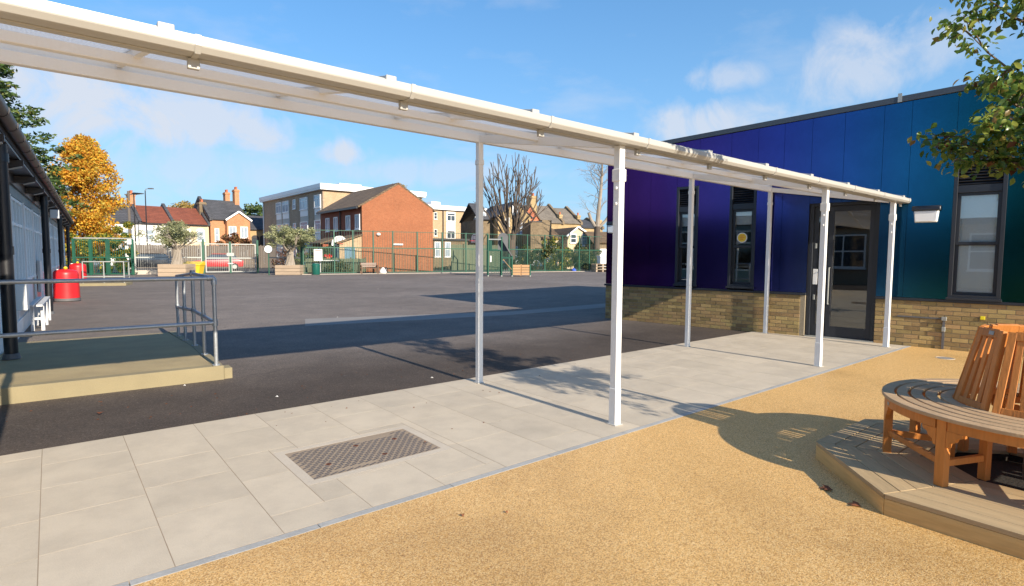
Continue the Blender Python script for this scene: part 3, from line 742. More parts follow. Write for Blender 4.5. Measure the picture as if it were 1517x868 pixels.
# wall lamps
def wall_light(px, py, wid):
    u, z = whit(A, WA, px, py)
    h = part('wall_light', MB().prism_x([(-.037, .14), (-.15, .13), (-.165, .09), (-.165, .05), (-.037, .05)], -wid / 2, wid / 2), 'black_metal', wb, .008, (u, 0, z - .01))
    m = MB(); n = 8
    pts = [(-wid * .40, -.15), (wid * .40, -.15), (wid * .45, .05), (-wid * .45, .05)]
    m.add([(x_, -.04, z_) for x_, z_ in pts] + [(x_ * .94, -.145, z_ * .95) for x_, z_ in pts], [(0, 1, 2, 3), (7, 6, 5, 4), (0, 4, 5, 1), (1, 5, 6, 2), (2, 6, 7, 3), (3, 7, 4, 0)])
    part('diffuser', m, 'white_paint', h, .012)
wall_light(1373, 316, .40); wall_light(909, 336, .22)
u, z = whit(A, WA, 1456, 471); part('tag_plate', MB().box(u - .03, u + .03, -.055, -.03, z - .025, z + .03), 'yellow_tag', wb, .003, label='small bright yellow tag on the brick plinth')
u, z = whit(A, WA, 1399, 472)
cable = MB(); cable.box(u - .018, u + .018, -.06, -.035, .02, z)
part('conduit', cable, 'grey_plastic', wb); part('junction_box', MB().box(u - .035, u + .035, -.085, -.035, z - .03, z + .035), 'galvanised', wb, .004)
part('conduit_socket', MB().box(u - .025, u + .025, -.075, -.035, .32, .40), 'galvanised', wb, .004)
part('conduit', MB().box(ud[1] + .35, u - .03, -.052, -.036, z - .012, z + .012), 'grey_plastic', wb)
g = G(1400, 532)
mc = thing('drain_cover', 'small pale round drain cover in the gravel below the brick plinth', 'drain cover', (g.x, g.y, .008))
part('lid', MB().cyl(0, 0, .0, .010, .10, n=20), 'concrete_grey', mc); part('rim', MB().tube([(0.12 * math.cos(t * .3142), .12 * math.sin(t * .3142), .004) for t in range(21)], .008, 6), 'concrete_pale', mc)

# ================================================================ LEFT BUILDING
LP = (-6.6, 7.4); LA = 126.8
lb = thing('classroom_block', 'long low classroom block of pale window frames with black downpipes and a dark gutter', 'building', (LP[0], LP[1], 0), LA)
LX0, LX1 = -3.6, 29.6; WY = .30
part('upstand', MB().box(LX0, LX1, WY - .04, WY + .3, -.02, .30), 'white_paint', lb, .004)
part('rear_body', MB().box(LX0, LX1, WY + 5.8, WY + 6, -.02, 2.98), 'buff_brick', lb)
part('room_floor', MB().box(LX0, LX1, WY + .3, WY + 5.8, -.02, .25), 'room_floor', lb)
part('inner_wall', MB().box(LX0, LX1, WY + 2.8, WY + 2.9, .25, 2.95), 'dark_room', lb)
for a in (LX0, LX1 - .2): part('end_wall', MB().box(a, a + .2, WY + .06, WY + 5.8, .0, 2.97), 'brick_stock', lb, smooth=False)
part('roof', MB().box(LX0 - .1, LX1 + .1, -.05, WY + 6.1, 3.02, 3.2), 'felt_dark', lb)
part('soffit', MB().box(LX0, LX1, -.04, WY + .1, 2.985, 3.02), 'black_metal', lb)
part('eaves_board', MB().box(LX0, LX1, WY - .075, WY - .035, 2.80, 2.984), 'black_metal', lb)
fm = MB().box(.004, 2.396, WY - .03, WY + .05, 2.62, 2.98).mesh('fascia_panel', 'fascia_teal', .003)
BAY = 1.2
frm = MB()
for xx in (0, .6, 1.2): frm.box(xx - .028 if xx else 0, (xx + .028) if xx < 1.2 else 1.2, -.02, .06, 0, 1.66) if xx == .6 else frm.box(0 if xx == 0 else 1.172, .028 if xx == 0 else 1.2, -.02, .06, 0, 1.66)
for (a, b) in ((.028, .572), (.628, 1.172)):
    for zz in (0, 1.13, 1.605): frm.box(a, b, -.015, .055, zz, zz + .055)
fme = frm.mesh('window', 'frame_teal', .003)
pnm = MB().box(.03, 1.17, .018, .024, .03, 1.63).mesh('pane', 'glass_dark', 0, False)
ip = {m: MB().box(.006, .594, -.012, .04, 0, .655).mesh('infill_panel', m, .003) for m in ('panel_teal', 'panel_pale', 'frame_teal')}
bl = MB().box(.04, 1.16, .2, .21, .8, 1.62).mesh('blind', 'blind')
mul = MB().box(-.022, .022, -.05, .06, .30, 2.62).mesh('mullion', 'white_paint', .003)
n = 0; xx = LX0
while xx < LX1 - .5:
    w_ = link('window', fme, lb, (xx, WY, .955)); link('pane', pnm, w_)
    if n % 3 == 1: link('blind', bl, w_)
    for k in (0, 1): link('infill_panel', ip['panel_teal' if (n + k) % 5 < 2 or n < 4 else ('panel_pale' if (n + k) % 5 < 4 else 'frame_teal')], lb, (xx + .6 * k, WY, .30))
    link('mullion', mul, lb, (xx, WY, 0)) if n % 2 == 0 else None
    if n % 2 == 0: link('fascia_panel', fm, lb, (xx, 0, 0))
    xx += BAY; n += 1
# rafter ends under the gutter, gutter with joints, downpipes
rm = MB().prism_x([(-.08, .10), (.29, .10), (.29, -.02), (.12, -.04), (-.08, .02)], -.045, .045).mesh('rafter_end', 'gutter_brown', .004)
rt_ = MB().prism_x([(-.06, -.005), (.10, -.058), (.10, -.043), (-.06, .01)], -.05, .05).mesh('rafter_tip', 'render_grey', .002)
xx = LX0 + .4
while xx < LX1: link('rafter_tip', rt_, link('rafter_end', rm, lb, (xx, 0, 2.88))); xx += 2.4
gt = MB(); gpts = [(-.075 + .075 * math.cos(t), .0 + .075 * math.sin(t)) for t in [math.pi + i * math.pi / 8 for i in range(9)]]
gt.prism_x([(y, z) for y, z in gpts] + [(.0, .03), (-.15, .03)], LX0 - .1, LX1 + .1)
part('gutter', gt, 'gutter_brown', lb, 0, (0, -.03, 3.16))
jm = MB(); jp = [(-.075 + .082 * math.cos(t), .082 * math.sin(t)) for t in [math.pi + i * math.pi / 8 for i in range(9)]]
jm.prism_x(jp + [(.007, .034), (-.157, .034)], -.05, .05); jme = jm.mesh('gutter_joint', 'gutter_brown')
xx = LX0 + .35
while xx < LX1: link('gutter_joint', jme, lb, (xx, -.03, 3.16)); xx += .95
for xx in (0.0, 8.6, 17.4, 26.6):
    z0 = .175 if xx == 0 else 0
    d = part('downpipe', MB().tube([(0, 0, z0), (0, 0, 3.0), (0, -.02, 3.08)], 0.074, 16), 'black_metal', lb, 0, (xx, .04, 0))
    for zz in (2.75, 1.55): part('pipe_collar', MB().cyl(0, 0, zz, zz + .11, .086, n=16), 'black_metal', d)
    part('shoe', MB().cyl(0, 0, z0, z0 + .07, .10, .085, n=16), 'grey_plastic', d)
# white boxes, brackets and leaflet holders on the block's wall
part('wall_box', MB().box(2.35, 2.75, .02, WY - .03, .62, 1.05), 'white_paint', lb, .006)
part('notice_board', MB().box(8.9, 9.6, WY - .10, WY - .04, .55, 1.35), 'white_paint', lb, .004)
part('flood_lamp', MB().box(11.2, 11.5, -.16, .05, 2.55, 2.80), 'panel_pale', lb, .01)
wbn = thing('wall_bench', 'low white slatted bench along the foot of the glazed classroom wall', 'bench', lb.matrix_basis @ Vector((3.0, .08, 0)), LA)
wbn.location = (LP[0] + 4.6 * math.cos(R(LA)), LP[1] + 4.6 * math.sin(R(LA)), 0)
for yy in (.0, .13): part('slat', MB().box(0, 2.6, yy - .05, yy + .05, .50, .54), 'panel_pale', wbn, .004)
for xx in (.25, 1.3, 2.35):
    part('leg', MB().box(xx - .03, xx + .03, -.06, -.0, 0, .50), 'panel_pale', wbn, .003); part('leg', MB().box(xx - .03, xx + .03, .10, .16, 0, .50), 'panel_pale', wbn, .003)
    part('rail', MB().box(xx - .03, xx + .03, .0, .10, .22, .27), 'panel_pale', wbn, .003)
def lw(x, y, z=0):
    c, s = math.cos(R(LA)), math.sin(R(LA)); return Vector((LP[0] + x * c - y * s, LP[1] + x * s + y * c, z))
# red bins
def red_bin(loc, label):
    t = thing('litter_bin', label, 'bin', loc, LA + 90, 'red litter bins by the classroom wall')
    part('body', MB().tube_z(0, 0, [(.30, .10), (.345, .11), (.335, .55), (.335, .86), (.325, .93), (.29, .97)], 28), 'red_plastic', t)
    part('base', MB().tube_z(0, 0, [(.31, 0), (.355, .02), (.355, .10), (.33, .11)], 28), 'grey_plastic', t)
    part('lid', MB().tube_z(0, 0, [(.30, .968), (.25, 1.0), (.10, 1.03)], 28), 'red_plastic', t)
    part('knob', MB().tube_z(0, 0, [(.04, 1.028), (.06, 1.06), (.03, 1.11)], 12), 'yellow_plastic', t)
    lab = MB(); n = 10
    for i in range(n):
        a0 = R(-130 + i * 8); a1 = R(-130 + (i + 1) * 8)
        lab.add([(r * math.cos(a), r * math.sin(a), z) for r in (.334, .342) for a in (a0, a1) for z in (.76, .86)], [(0, 2, 3, 1), (4, 5, 7, 6), (0, 1, 5, 4), (2, 6, 7, 3), (1, 3, 7, 5), (0, 4, 6, 2)])
    part('opening_label', lab, 'panel_pale', t, smooth=False)
    part('hinge', MB().box(.18, .26, -.05, .05, .95, 1.03), 'white_paint', t, .005)
    return t
b1 = red_bin(G(99.5, 446), 'nearer large red litter bin beside the classroom wall and black downpipe')
p_ = at(115.5, 400, 27.0)
b2 = dup(b1, (p_.x, p_.y, 0), None, 'farther red litter bin partly hidden behind the nearer bin and small handrail')

# ================================================================ PLATFORM, HANDRAILS
K = (-3.62, 7.0)
pf = thing('entrance_platform', 'pale yellow concrete entrance platform with a ramp beside the classroom block', 'platform', (K[0], K[1], 0), LA)
PH = .175
part('edge_wall', MB().box(0, .16, 0, 2.40, -.02, PH), 'concrete_yellow', pf, .008)
tpm = MB(); tpm.prism_y([(.16, -.02), (1.95, -.02), (1.95, PH - .004), (.16, PH - .004)], .12, 2.40)
part('landing', tpm, 'platform_top', pf)
rm_ = MB(); rm_.prism_y([(1.95, -.02), (5.2, -.02), (5.2, .004), (1.95, PH - .004)], .12, 2.38); part('ramp', rm_, 'platform_top', pf)
rk = MB(); rk.prism_y([(.16, -.02), (5.2, -.02), (5.2, .02), (1.95, PH), (.16, PH)], 0, .12); part('side_kerb', rk, 'concrete_yellow', pf, .006)
part('corner_block', MB().box(.03, .26, -.10, -.001, -.02, .135), 'concrete_yellow', pf, .008)
hr = thing('handrail', 'galvanised tube handrail around the near concrete platform', 'handrail', (K[0], K[1], 0), LA)
rr = .024
pxs = [.08, 1.0, 1.92, 2.97, 3.93]; gz2 = lambda x: PH if x <= 1.95 else PH * (1 - (x - 1.95) / 3.25)
for xx in pxs:
    p = part('post', MB().tube([(xx, .075, gz2(xx) - .01), (xx, .075, gz2(xx) + 1.08)], rr, 12), 'steel', hr)
    part('flange', MB().cyl(xx, .075, gz2(xx) - .003, gz2(xx) + .012, .045, n=14), 'steel', p)
    part('clamp', MB().cyl(xx, .075, gz2(xx) + .50, gz2(xx) + .58, .033, n=12), 'steel', p)
part('post', MB().tube([(.08, 2.30, PH - .01), (.08, 2.30, PH + 1.08)], rr, 12), 'steel', hr)
for name, dz in (('top_rail', 1.10), ('mid_rail', .54)):
    part(name, MB().tube([(.08, .075 if dz < 1 else .0751, PH + dz), (.08, 2.36, PH + dz)], rr, 12), 'steel', hr)
    part(name, MB().tube([(.08, .075, PH + dz), (1.92, .075, PH + dz), (3.93, .075, gz2(3.93) + dz)], rr, 12), 'steel', hr)
part('elbow', MB().tube([(.08, .075, PH + 1.02), (.08, .075, PH + 1.085), (.085, .085, PH + 1.105), (.08, .15, PH + 1.10)], .034, 12), 'steel', hr)
for yy in (.3, .0): pass
part('joint', MB().tube([(1.86, .075, PH + 1.10), (1.98, .075, PH + 1.097)], .036, 12), 'steel', hr)
part('joint', MB().cyl(1.92, .075, PH + 1.06, PH + 1.15, .036, n=12), 'steel', hr)
# small far handrail on its own kerb
q0, q1 = G(117, 424), G(187, 423)
dv = Vector((q1.x - q0.x, q1.y - q0.y, 0)); L_ = dv.length; an = math.degrees(math.atan2(dv.y, dv.x))
kb = thing('concrete_step', 'low pale concrete step below the small white handrail', 'step', (q0.x, q0.y, 0), an)
part('slab', MB().box(0, L_, .0, 1.4, -.02, .12), 'concrete_yellow', kb, .01)
h2 = thing('handrail', 'small pale metal handrail on the far low concrete step', 'handrail', (q0.x, q0.y, .12), an)
for xx in (.1, L_ * .5, L_ - .12): part('post', MB().tube([(xx, .25, 0), (xx, .25, 1.0)], .03, 8), 'galvanised', h2)
part('post', MB().tube([(L_ - .12, 1.3, 0), (L_ - .12, 1.3, 1.0)], .03, 8), 'galvanised', h2)
for zz in (1.0, .30): part('rail', MB().tube([(.1, .25, zz), (L_ - .12, .25, zz), (L_ - .12, 1.3, zz)], .03, 8), 'galvanised', h2)

# ================================================================ DECK, BENCH, TREE
O = (3.515, 3.71); OA = 151.2
dk = thing('timber_deck', 'low octagonal timber deck of mitred boards around the young tree', 'deck', (O[0], O[1], 0), OA)
DH = .147; AP = 1.185; IN = .44; NR = 6; bw = (AP - IN) / NR; T8 = math.tan(R(22.5))
for k in range(8):
    a = R(22.5 + 45 * k)
    for r in range(NR):
        r0 = IN + r * bw + .0025; r1 = IN + (r + 1) * bw - .0025; g = .003
        pts = [(r1, -r1 * T8 + g), (r1, r1 * T8 - g), (r0, r0 * T8 - g), (r0, -r0 * T8 + g)]
        # local x of the board = along its length
        m = MB(); m.prism([(-y, x - (r0 + r1) / 2) for x, y in pts][::1], DH - .028, DH)
        o = part('deck_board', m, 'deck_board', dk, .002, (math.cos(a) * (r0 + r1) / 2, math.sin(a) * (r0 + r1) / 2, rs.uniform(-.001, .001)), a - math.pi / 2)
    m = MB(); h_ = AP * T8
    m.add([(-h_ + .004, .012, .0), (h_ - .004, .012, .0), (h_ - .013, -.022, .0), (-h_ + .013, -.022, .0), (-h_ + .004, .012, DH - .03), (h_ - .004, .012, DH - .03), (h_ - .013, -.022, DH - .03), (-h_ + .013, -.022, DH - .03)],
          [(0, 3, 2, 1), (4, 5, 6, 7), (0, 1, 5, 4), (1, 2, 6, 5), (2, 3, 7, 6), (3, 0, 4, 7)])
    part('fascia_board', m, 'deck_fascia', dk, .002, (math.cos(a) * (AP - .016), math.sin(a) * (AP - .016), 0), a - math.pi / 2)
bs_ = MB(); n8 = lambda r: [(r / math.cos(R(22.5)) * math.cos(R(45 * k)), r / math.cos(R(22.5)) * math.sin(R(45 * k))) for k in range(8)]
o1, o2 = n8(AP - .05), n8(IN + .01)
for k in range(8):
    k2 = (k + 1) % 8; bs_.prism([o1[k], o1[k2], o2[k2], o2[k]], .0, DH - .032)
part('frame', bs_, 'soil', dk)
part('tree_pit', MB().prism(n8(IN + .0), .005, .07), 'soil', dk)

bn = thing('tree_bench', 'circular slatted hardwood bench with leaning backrests on the octagonal deck', 'bench', (O[0], O[1], DH), OA)
SZ = .452
rad = [(.785, .862), (.702, .769), (.615, .684), (.527, .597), (.440, .508)]
for r0, r1 in rad:
    for q_ in range(4):
        m = MB(); n = 18; a0 = 90 * q_ + .25; a1 = 90 * (q_ + 1) - .25
        pts = []
        for rr_ in (r1, r0):
            ang = [a0 + (a1 - a0) * i / n for i in range(n + 1)]
            if rr_ == r0: ang = ang[::-1]
            pts += [(rr_ * math.cos(R(t)), rr_ * math.sin(R(t))) for t in ang]
        # quads so that no face is concave
        h_ = n + 1; vs = [(x, y, SZ - .024) for x, y in pts] + [(x, y, SZ) for x, y in pts]; fs = []; M_ = 2 * h_
        for i in range(n):
            j0, j1, j2, j3 = i, i + 1, M_ - 2 - i, M_ - 1 - i
            fs += [(j0, j3, j2, j1), (M_ + j0, M_ + j1, M_ + j2, M_ + j3), (j0, j1, M_ + j1, M_ + j0), (j2, j3, M_ + j3, M_ + j2)]
        fs += [(n, n + 1, M_ + n + 1, M_ + n), (M_ - 1, 0, M_, 2 * M_ - 1)]
        m.add(vs, fs); part('seat_slat', m, 'teak_seat', bn, .003)
for k in range(8):
    a = R(45 * k); fwd = Vector((math.cos(a), math.sin(a), 0))
    o = part('leg', MB().box(-.026, .026, -.030, .030, 0, SZ - .026), 'teak', bn, .003, tuple(fwd * .815), a)
    part('leg', MB().box(-.024, .024, -.026, .026, 0, SZ - .09), 'teak', bn, .003, tuple(fwd * .44), a)
    part('bearer', MB().box(.42, .788, -.025, .025, SZ - .075, SZ - .026), 'teak', bn, .003, None, a)
    part('stretcher', MB().box(.465, .788, -.015, .015, .125, .168), 'teak', bn, .003, None, a)
    if k % 2 == 0:
        p0, p1 = Vector((.815 * math.cos(a), .815 * math.sin(a), .15)), Vector((.815 * math.cos(a + R(45)), .815 * math.sin(a + R(45)), .15))
        d_ = (p1 - p0).normalized() * .029
        part('stretcher', MB().beam(p0 + d_, p1 - d_, .024, .042), 'teak', bn, .003)
    m = MB(); n = 10; a0, a1 = 45 * k + 2.6, 45 * k + 42.4
    for i in range(n):
        t0, t1 = R(a0 + (a1 - a0) * i / n), R(a0 + (a1 - a0) * (i + 1) / n)
        c = [(r_ * math.cos(t), r_ * math.sin(t), z_) for t in (t0, t1) for r_ in (.820, .842) for z_ in (SZ - .085, SZ - .026)]
        f_ = [(0, 1, 5, 4), (2, 6, 7, 3), (1, 3, 7, 5), (0, 4, 6, 2)]
        if i == 0: f_.append((0, 2, 3, 1))
        if i == n - 1: f_.append((4, 5, 7, 6))
        m.add(c, f_)
    bmesh_doubles = part('apron', m, 'teak', bn)
    for sgn in (1, -1):                                    # scrolled corner brackets under the apron
        prof = [(0, 0), (.115, 0), (.108, -.03), (.075, -.042), (.062, -.075), (.03, -.088), (.022, -.125), (0, -.13)]
        m = MB(); m.prism_y([(sgn * (.031 + x * .85), SZ - .086 + z * .85) for x, z in prof], -.014, .014)
        part('corner_bracket', m, 'teak', bn, .002, tuple(fwd * .828), a + math.pi / 2 + sgn * R(3.5))
    # leaning backrest panel
    a = R(22.5 + 45 * k); b0, b1, hb, ht, z0, z1 = .405, .290, .149, .100, SZ - .02, SZ + .515
    u = Vector((-math.sin(a), math.cos(a), 0)); f = Vector((math.cos(a), math.sin(a), 0)); nrm = (f * (z1 - z0) + Vector((0, 0, 1)) * (b0 - b1)).normalized()
    P = lambda s, t: f * (b0 + (b1 - b0) * t) + u * (s * (hb + (ht - hb) * t)) + Vector((0, 0, z0 + (z1 - z0) * t))
    for s in (-.87, .87): part('back_stile', MB().beam(P(s, 0), P(s, 1.0), .042, .030, nrm), 'teak', bn, .003)
    part('top_rail', MB().beam(P(-.72, .955), P(.72, .955), .028, .06, P(0, 1) - P(0, 0)), 'teak', bn, .003)
    part('bottom_rail', MB().beam(P(-.74, .06), P(.74, .06), .028, .045, P(0, 1) - P(0, 0)), 'teak', bn, .003)
    for s in (-.45, 0, .45): part('back_slat', MB().beam(P(s, .10), P(s, .90), .036, .016, nrm), 'teak', bn, .002)
    if k == 0:
        c_ = P(.15, .955) + nrm * .0165; part('plaque', MB().beam(c_ - u * .022, c_ + u * .022, .003, .026, P(0, 1) - P(0, 0)), 'galvanised', bn)
        t_ = R(9); c_ = Vector((.8435 * math.cos(t_), .8435 * math.sin(t_), SZ - .06)); u2 = Vector((-math.sin(t_), math.cos(t_), 0))
        part('plaque', MB().beam(c_ - u2 * .018, c_ + u2 * .018, .003, .022), 'galvanised', bn)

# young tree in the middle of the bench
yt = thing('young_tree', 'young pear tree with green and russet leaves growing through the round bench', 'tree', (O[0] + .045, O[1] + .06, .06))
tr = MB(); tr.tube([(0, 0, 0), (.01, .01, .8), (-.01, .0, 1.8), (.02, .01, 2.6), (.0, .03, 3.4), (.02, .0, 4.3)], [.036, .032, .029, .024, .016, .006], 10)
part('trunk', tr, 'bark', yt)
rt = random.Random(21); limbs = MB(); tips = []
def limb(p, d, L, r, depth):
    pts = [p]; n = 5
    for i in range(n):
        d = (d + Vector((rt.gauss(0, .16), rt.gauss(0, .16), rt.gauss(0, .12) + (.05 if depth else -.03)))).normalized()
        pts.append(pts[-1] + d * L / n)
    limbs.tube(pts, [r * (1 - .8 * i / n) for i in range(n + 1)], 5)
    for i, q in enumerate(pts[1:]):
        tips.append((q, d, depth))
        if depth and rt.random() < .85:
            e = (d + Vector((rt.gauss(0, .7), rt.gauss(0, .7), rt.gauss(0, .5)))).normalized()
            limb(q, e, L * .40 * rt.uniform(.7, 1.2), r * .5, depth - 1)
nl = 20
for i in range(nl):
    z = 1.95 + 2.3 * i / nl; a = i * 2.4 + rt.uniform(-.3, .3); up = .25 + .5 * i / nl
    L = (.56 if z < 3.4 else .56 - (z - 3.4) * .25) * rt.uniform(.8, 1.1)
    limb(Vector((.01, .01, z)), Vector((math.cos(a), math.sin(a), up)).normalized(), L, .015, 1)
for a in (-1.75, -1.45, -1.15, -.85, -.5, -1.3, -1.0): limb(Vector((.01, -.01, rt.uniform(1.85, 2.3))), Vector((math.cos(a), math.sin(a), rt.uniform(-.35, -.05))).normalized(), rt.uniform(.7, 1.0), .013, 1)
# two limbs that reach out over the path side
limb(Vector((0, 0, 2.45)), Vector((-.75, .15, .65)).normalized(), .78, .014, 1)
limb(Vector((0, 0, 2.15)), Vector((-.95, .1, .05)).normalized(), .56, .012, 1)
limb(Vector((0, 0, 2.0)), Vector((-.5, -.6, .15)).normalized(), .55, .013, 1)
limb(Vector((0, 0, 2.3)), Vector((-.8, -.2, .2)).normalized(), .55, .013, 1)
part('branches', limbs, 'twig', yt)
LV = [(0, 0, 0), (.013, .30, .004), (.021, .55, .0), (.015, .82, -.006), (0, 1.08, -.02), (-.015, .82, -.006), (-.021, .55, 0), (-.013, .30, .004)]
LV = [(x * 1.0, y * .062, z) for x, y, z in LV]; MID = [(0, .30 * .062, -.003), (0, .55 * .062, -.0055), (0, .82 * .062, -.009)]
LVv = LV + MID; LF = [(0, 1, 8), (0, 8, 7), (1, 2, 9, 8), (7, 8, 9, 6), (2, 3, 10, 9), (6, 9, 10, 5), (3, 4, 10), (5, 10, 4)]
leaf_me = rawmesh('leaf', LVv, LF, 'leaf_green'); leaf_me.shade_smooth()
lvs = []
for q, d, dep in tips:
    for _ in range(11 if dep == 0 else 8):
        off = Vector((rt.gauss(0, .045), rt.gauss(0, .045), rt.gauss(0, .04) - .02))
        di = Vector((rt.gauss(0, 1), rt.gauss(0, 1), rt.gauss(-.55, .6))).normalized()
        M_ = di.to_track_quat('Y', 'Z').to_matrix() @ Matrix.Rotation(rt.uniform(-1.2, 1.2), 3, 'Y')
        lvs.append((q + off, M_, rt.uniform(.55, 1.02)))
CI = CROT.transposed()
def inframe(p):
    v = CI @ (Vector((O[0], O[1], .06)) + p - Vector((0, 0, CAMH)))
    if v.z > -.1: return None
    x = CX + FPX * v.x / -v.z; y = CY - FPX * v.y / -v.z
    return (-v.z) if (-20 < x < 1530 and -20 < y < 900) else None
lvs.sort(key=lambda l: inframe(l[0]) or 99)
for p, M_, s in lvs[:300]:
    o = link('leaf', leaf_me, yt); o.matrix_local = Matrix.Translation(p) @ M_.to_4x4() @ Matrix.Scale(s, 4)
v = []; f = []
for p, M_, s in lvs[300:]:
    o_ = len(v); v += [tuple(p + M_ @ (Vector(c) * s)) for c in LVv]; f += [tuple(i + o_ for i in ff) for ff in LF]
me = rawmesh('foliage', v, f, 'leaf_mass'); me.shade_smooth(); o = link('foliage', me, yt); o['kind'] = 'stuff'

# fallen leaves on the gravel
def fallen(px, py, s, ang, label):
    g = G(px, py, .012); n = 9; m = MB(); vs = []
    out = [(0, 0), (.35, .22), (.5, .6), (.2, .5), (.1, 1.0), (-.1, .55), (-.45, .65), (-.3, .2)]
    vs = [(x * s, y * s, .006 + .012 * abs(x) + .01 * math.sin(y * 4)) for x, y in out] + [(0, .35 * s, .018)]
    m.add(vs, [(i, (i + 1) % 8, 8) for i in range(8)])
    o = part('fallen_leaf', m, 'dead_leaf', None, 0, g, ang)
    tag(o, label, 'leaf', 'fallen leaves on the ground')
fallen(1234, 727, .10, 1.3, 'dry brown fallen leaf on gravel left of the deck, nearer its far corner')
fallen(1276, 752, .09, 1.0, 'dry brown fallen leaf on gravel tucked against the front corner of the deck')
fallen(147, 614, .07, .4, 'small orange fallen leaf alone on the near tarmac')
fallen(686, 767, .03, .4, 'tiny brown leaf fragment on gravel, left one of two below the path')
fallen(752, 762, .025, .9, 'tiny brown leaf fragment on gravel, right one of two below the path')
fallen(632, 657, .03, 2.0, 'tiny brown leaf fragment just outside the lower edge of the iron cover')

ls = random.Random(3); m = MB()
for _ in range(130):
    if ls.random() < .6: px, py = ls.uniform(0, 760), ls.uniform(545, 640)
    else: px, py = ls.uniform(200, 900), ls.uniform(420, 560)
    g = G(px, py); lx_, ly_ = cl_(g)
    if -.25 < ly_ < 2.45: z_ = .0168
    elif ly_ <= -.25: z_ = .0158
    else: z_ = .0005
    lo = (Vector((g.x - K[0], g.y - K[1]))).dot(Vector((-.598, .80))); la = (Vector((g.x - K[0], g.y - K[1]))).dot(Vector((-.8, -.598)))
    if -.3 < lo < 5.4 and -.2 < la < 3: continue
    e = ls.uniform(.006, .016); a = ls.uniform(0, 3); c_, s_ = math.cos(a) * e, math.sin(a) * e
    m.add([(g.x - c_, g.y - s_, z_), (g.x + s_ * .6, g.y - c_ * .6, z_ + e * .4), (g.x + c_, g.y + s_, z_ + .001), (g.x - s_ * .6, g.y + c_ * .6, z_ + e * .5)], [(0, 1, 2, 3)])
o = part('leaf_fragments', m, 'dead_leaf', None, kind='stuff', smooth=False); o['label'] = 'scattered tiny leaf fragments on tarmac and slabs'; o['category'] = 'leaf litter'
m = MB()
for px, py in ((273, 571.5), (640, 560), (410, 588), (806, 584), (500, 470), (560, 428), (700, 436)):
    g = G(px, py); e = .02; m.add([(g.x - e, g.y, .001), (g.x, g.y - e * .6, .012), (g.x + e, g.y, .002), (g.x, g.y + e * .6, .014)], [(0, 1, 2, 3)])
o = part('paper_scraps', m, 'white_paint', None, kind='stuff', smooth=False); o['label'] = 'tiny white scraps lying on the dark tarmac'; o['category'] = 'litter'

# ================================================================ FAR BUILDINGS
WCACHE = {}
def window(root, x, y, z, w, h, rz=0., style='sash', frame='white_paint', glass='far_glass', name='window'):
    """a framed window standing proud of a wall; local front is -Y"""
    key = (round(w, 2), round(h, 2), style, frame, glass)
    if key not in WCACHE:
        f = min(.09, w * .12); m = MB(); d0, d1 = -.07, .02
        for bx in ((-w / 2, -w / 2 + f, 0, h), (w / 2 - f, w / 2, 0, h), (-w / 2 + f, w / 2 - f, 0, f), (-w / 2 + f, w / 2 - f, h - f, h)): m.box(bx[0], bx[1], d0, d1, bx[2], bx[3])
        if style in ('sash', 'cross'): m.box(-w / 2 + f, w / 2 - f, -.055, .02, h * .5 - f * .4, h * .5 + f * .4)
        if style in ('pair', 'cross'): m.box(-f * .4, f * .4, -.05, .02, f, h - f)
        if style == 'top': m.box(-w / 2 + f, w / 2 - f, -.055, .02, h * .7 - f * .4, h * .7 + f * .4); m.box(-f * .4, f * .4, -.05, .02, f, h * .7)
        if style == 'arch':
            n = 8; pts = [(w / 2 * math.cos(math.pi * i / n), h + w * .35 * math.sin(math.pi * i / n)) for i in range(n + 1)]
            m.prism_y([(a, b) for a, b in pts], -.06, .02); m.box(-w / 2 + f, w / 2 - f, -.055, .02, h * .5 - f * .4, h * .5 + f * .4)
        m.box(-w / 2 - .05, w / 2 + .05, -.12, .02, -.07, 0)
        p = MB().box(-w / 2 + f * .8, w / 2 - f * .8, -.03, .012, f * .8, h - f * .8)
        WCACHE[key] = (m.mesh(name, frame), p.mesh('pane', glass, smooth=False))
    a, b = WCACHE[key]
    o = link(name, a, root, (x, y, z), rz); link('pane', b, o); return o
def roof_x(root, w, d, he, hr, mat, over=.3, th=.14, x0=0.):
    """two slopes, ridge along local x"""
    m = MB(); m.slab((x0 - .05, -over, he - over * (hr - he) / (d / 2)), (x0 + w + .05, -over, he - over * (hr - he) / (d / 2)), (x0 + w + .05, d / 2, hr), (x0 - .05, d / 2, hr), th)
    p1 = part('roof', m, mat, root, smooth=False, loc=(0, 0, th))
    m = MB(); m.slab((x0 - .05, d / 2, hr), (x0 + w + .05, d / 2, hr), (x0 + w + .05, d + over, he - over * (hr - he) / (d / 2)), (x0 - .05, d + over, he - over * (hr - he) / (d / 2)), th)
    part('roof', m, mat, root, smooth=False, loc=(0, 0, th)); return p1
def roof_y(root, w, d, he, hr, mat, over=.3, th=.14, front=.12):
    m = MB(); k = (hr - he) / (w / 2)
    m.slab((-over, -front, he - over * k), (w / 2, -front, hr), (w / 2, d + .05, hr), (-over, d + .05, he - over * k), th)
    p1 = part('roof', m, mat, root, smooth=False, loc=(0, 0, th))
    m = MB(); m.slab((w / 2, -front, hr), (w + over, -front, he - over * k), (w + over, d + .05, he - over * k), (w / 2, d + .05, hr), th)
    part('roof', m, mat, root, smooth=False, loc=(0, 0, th)); return p1
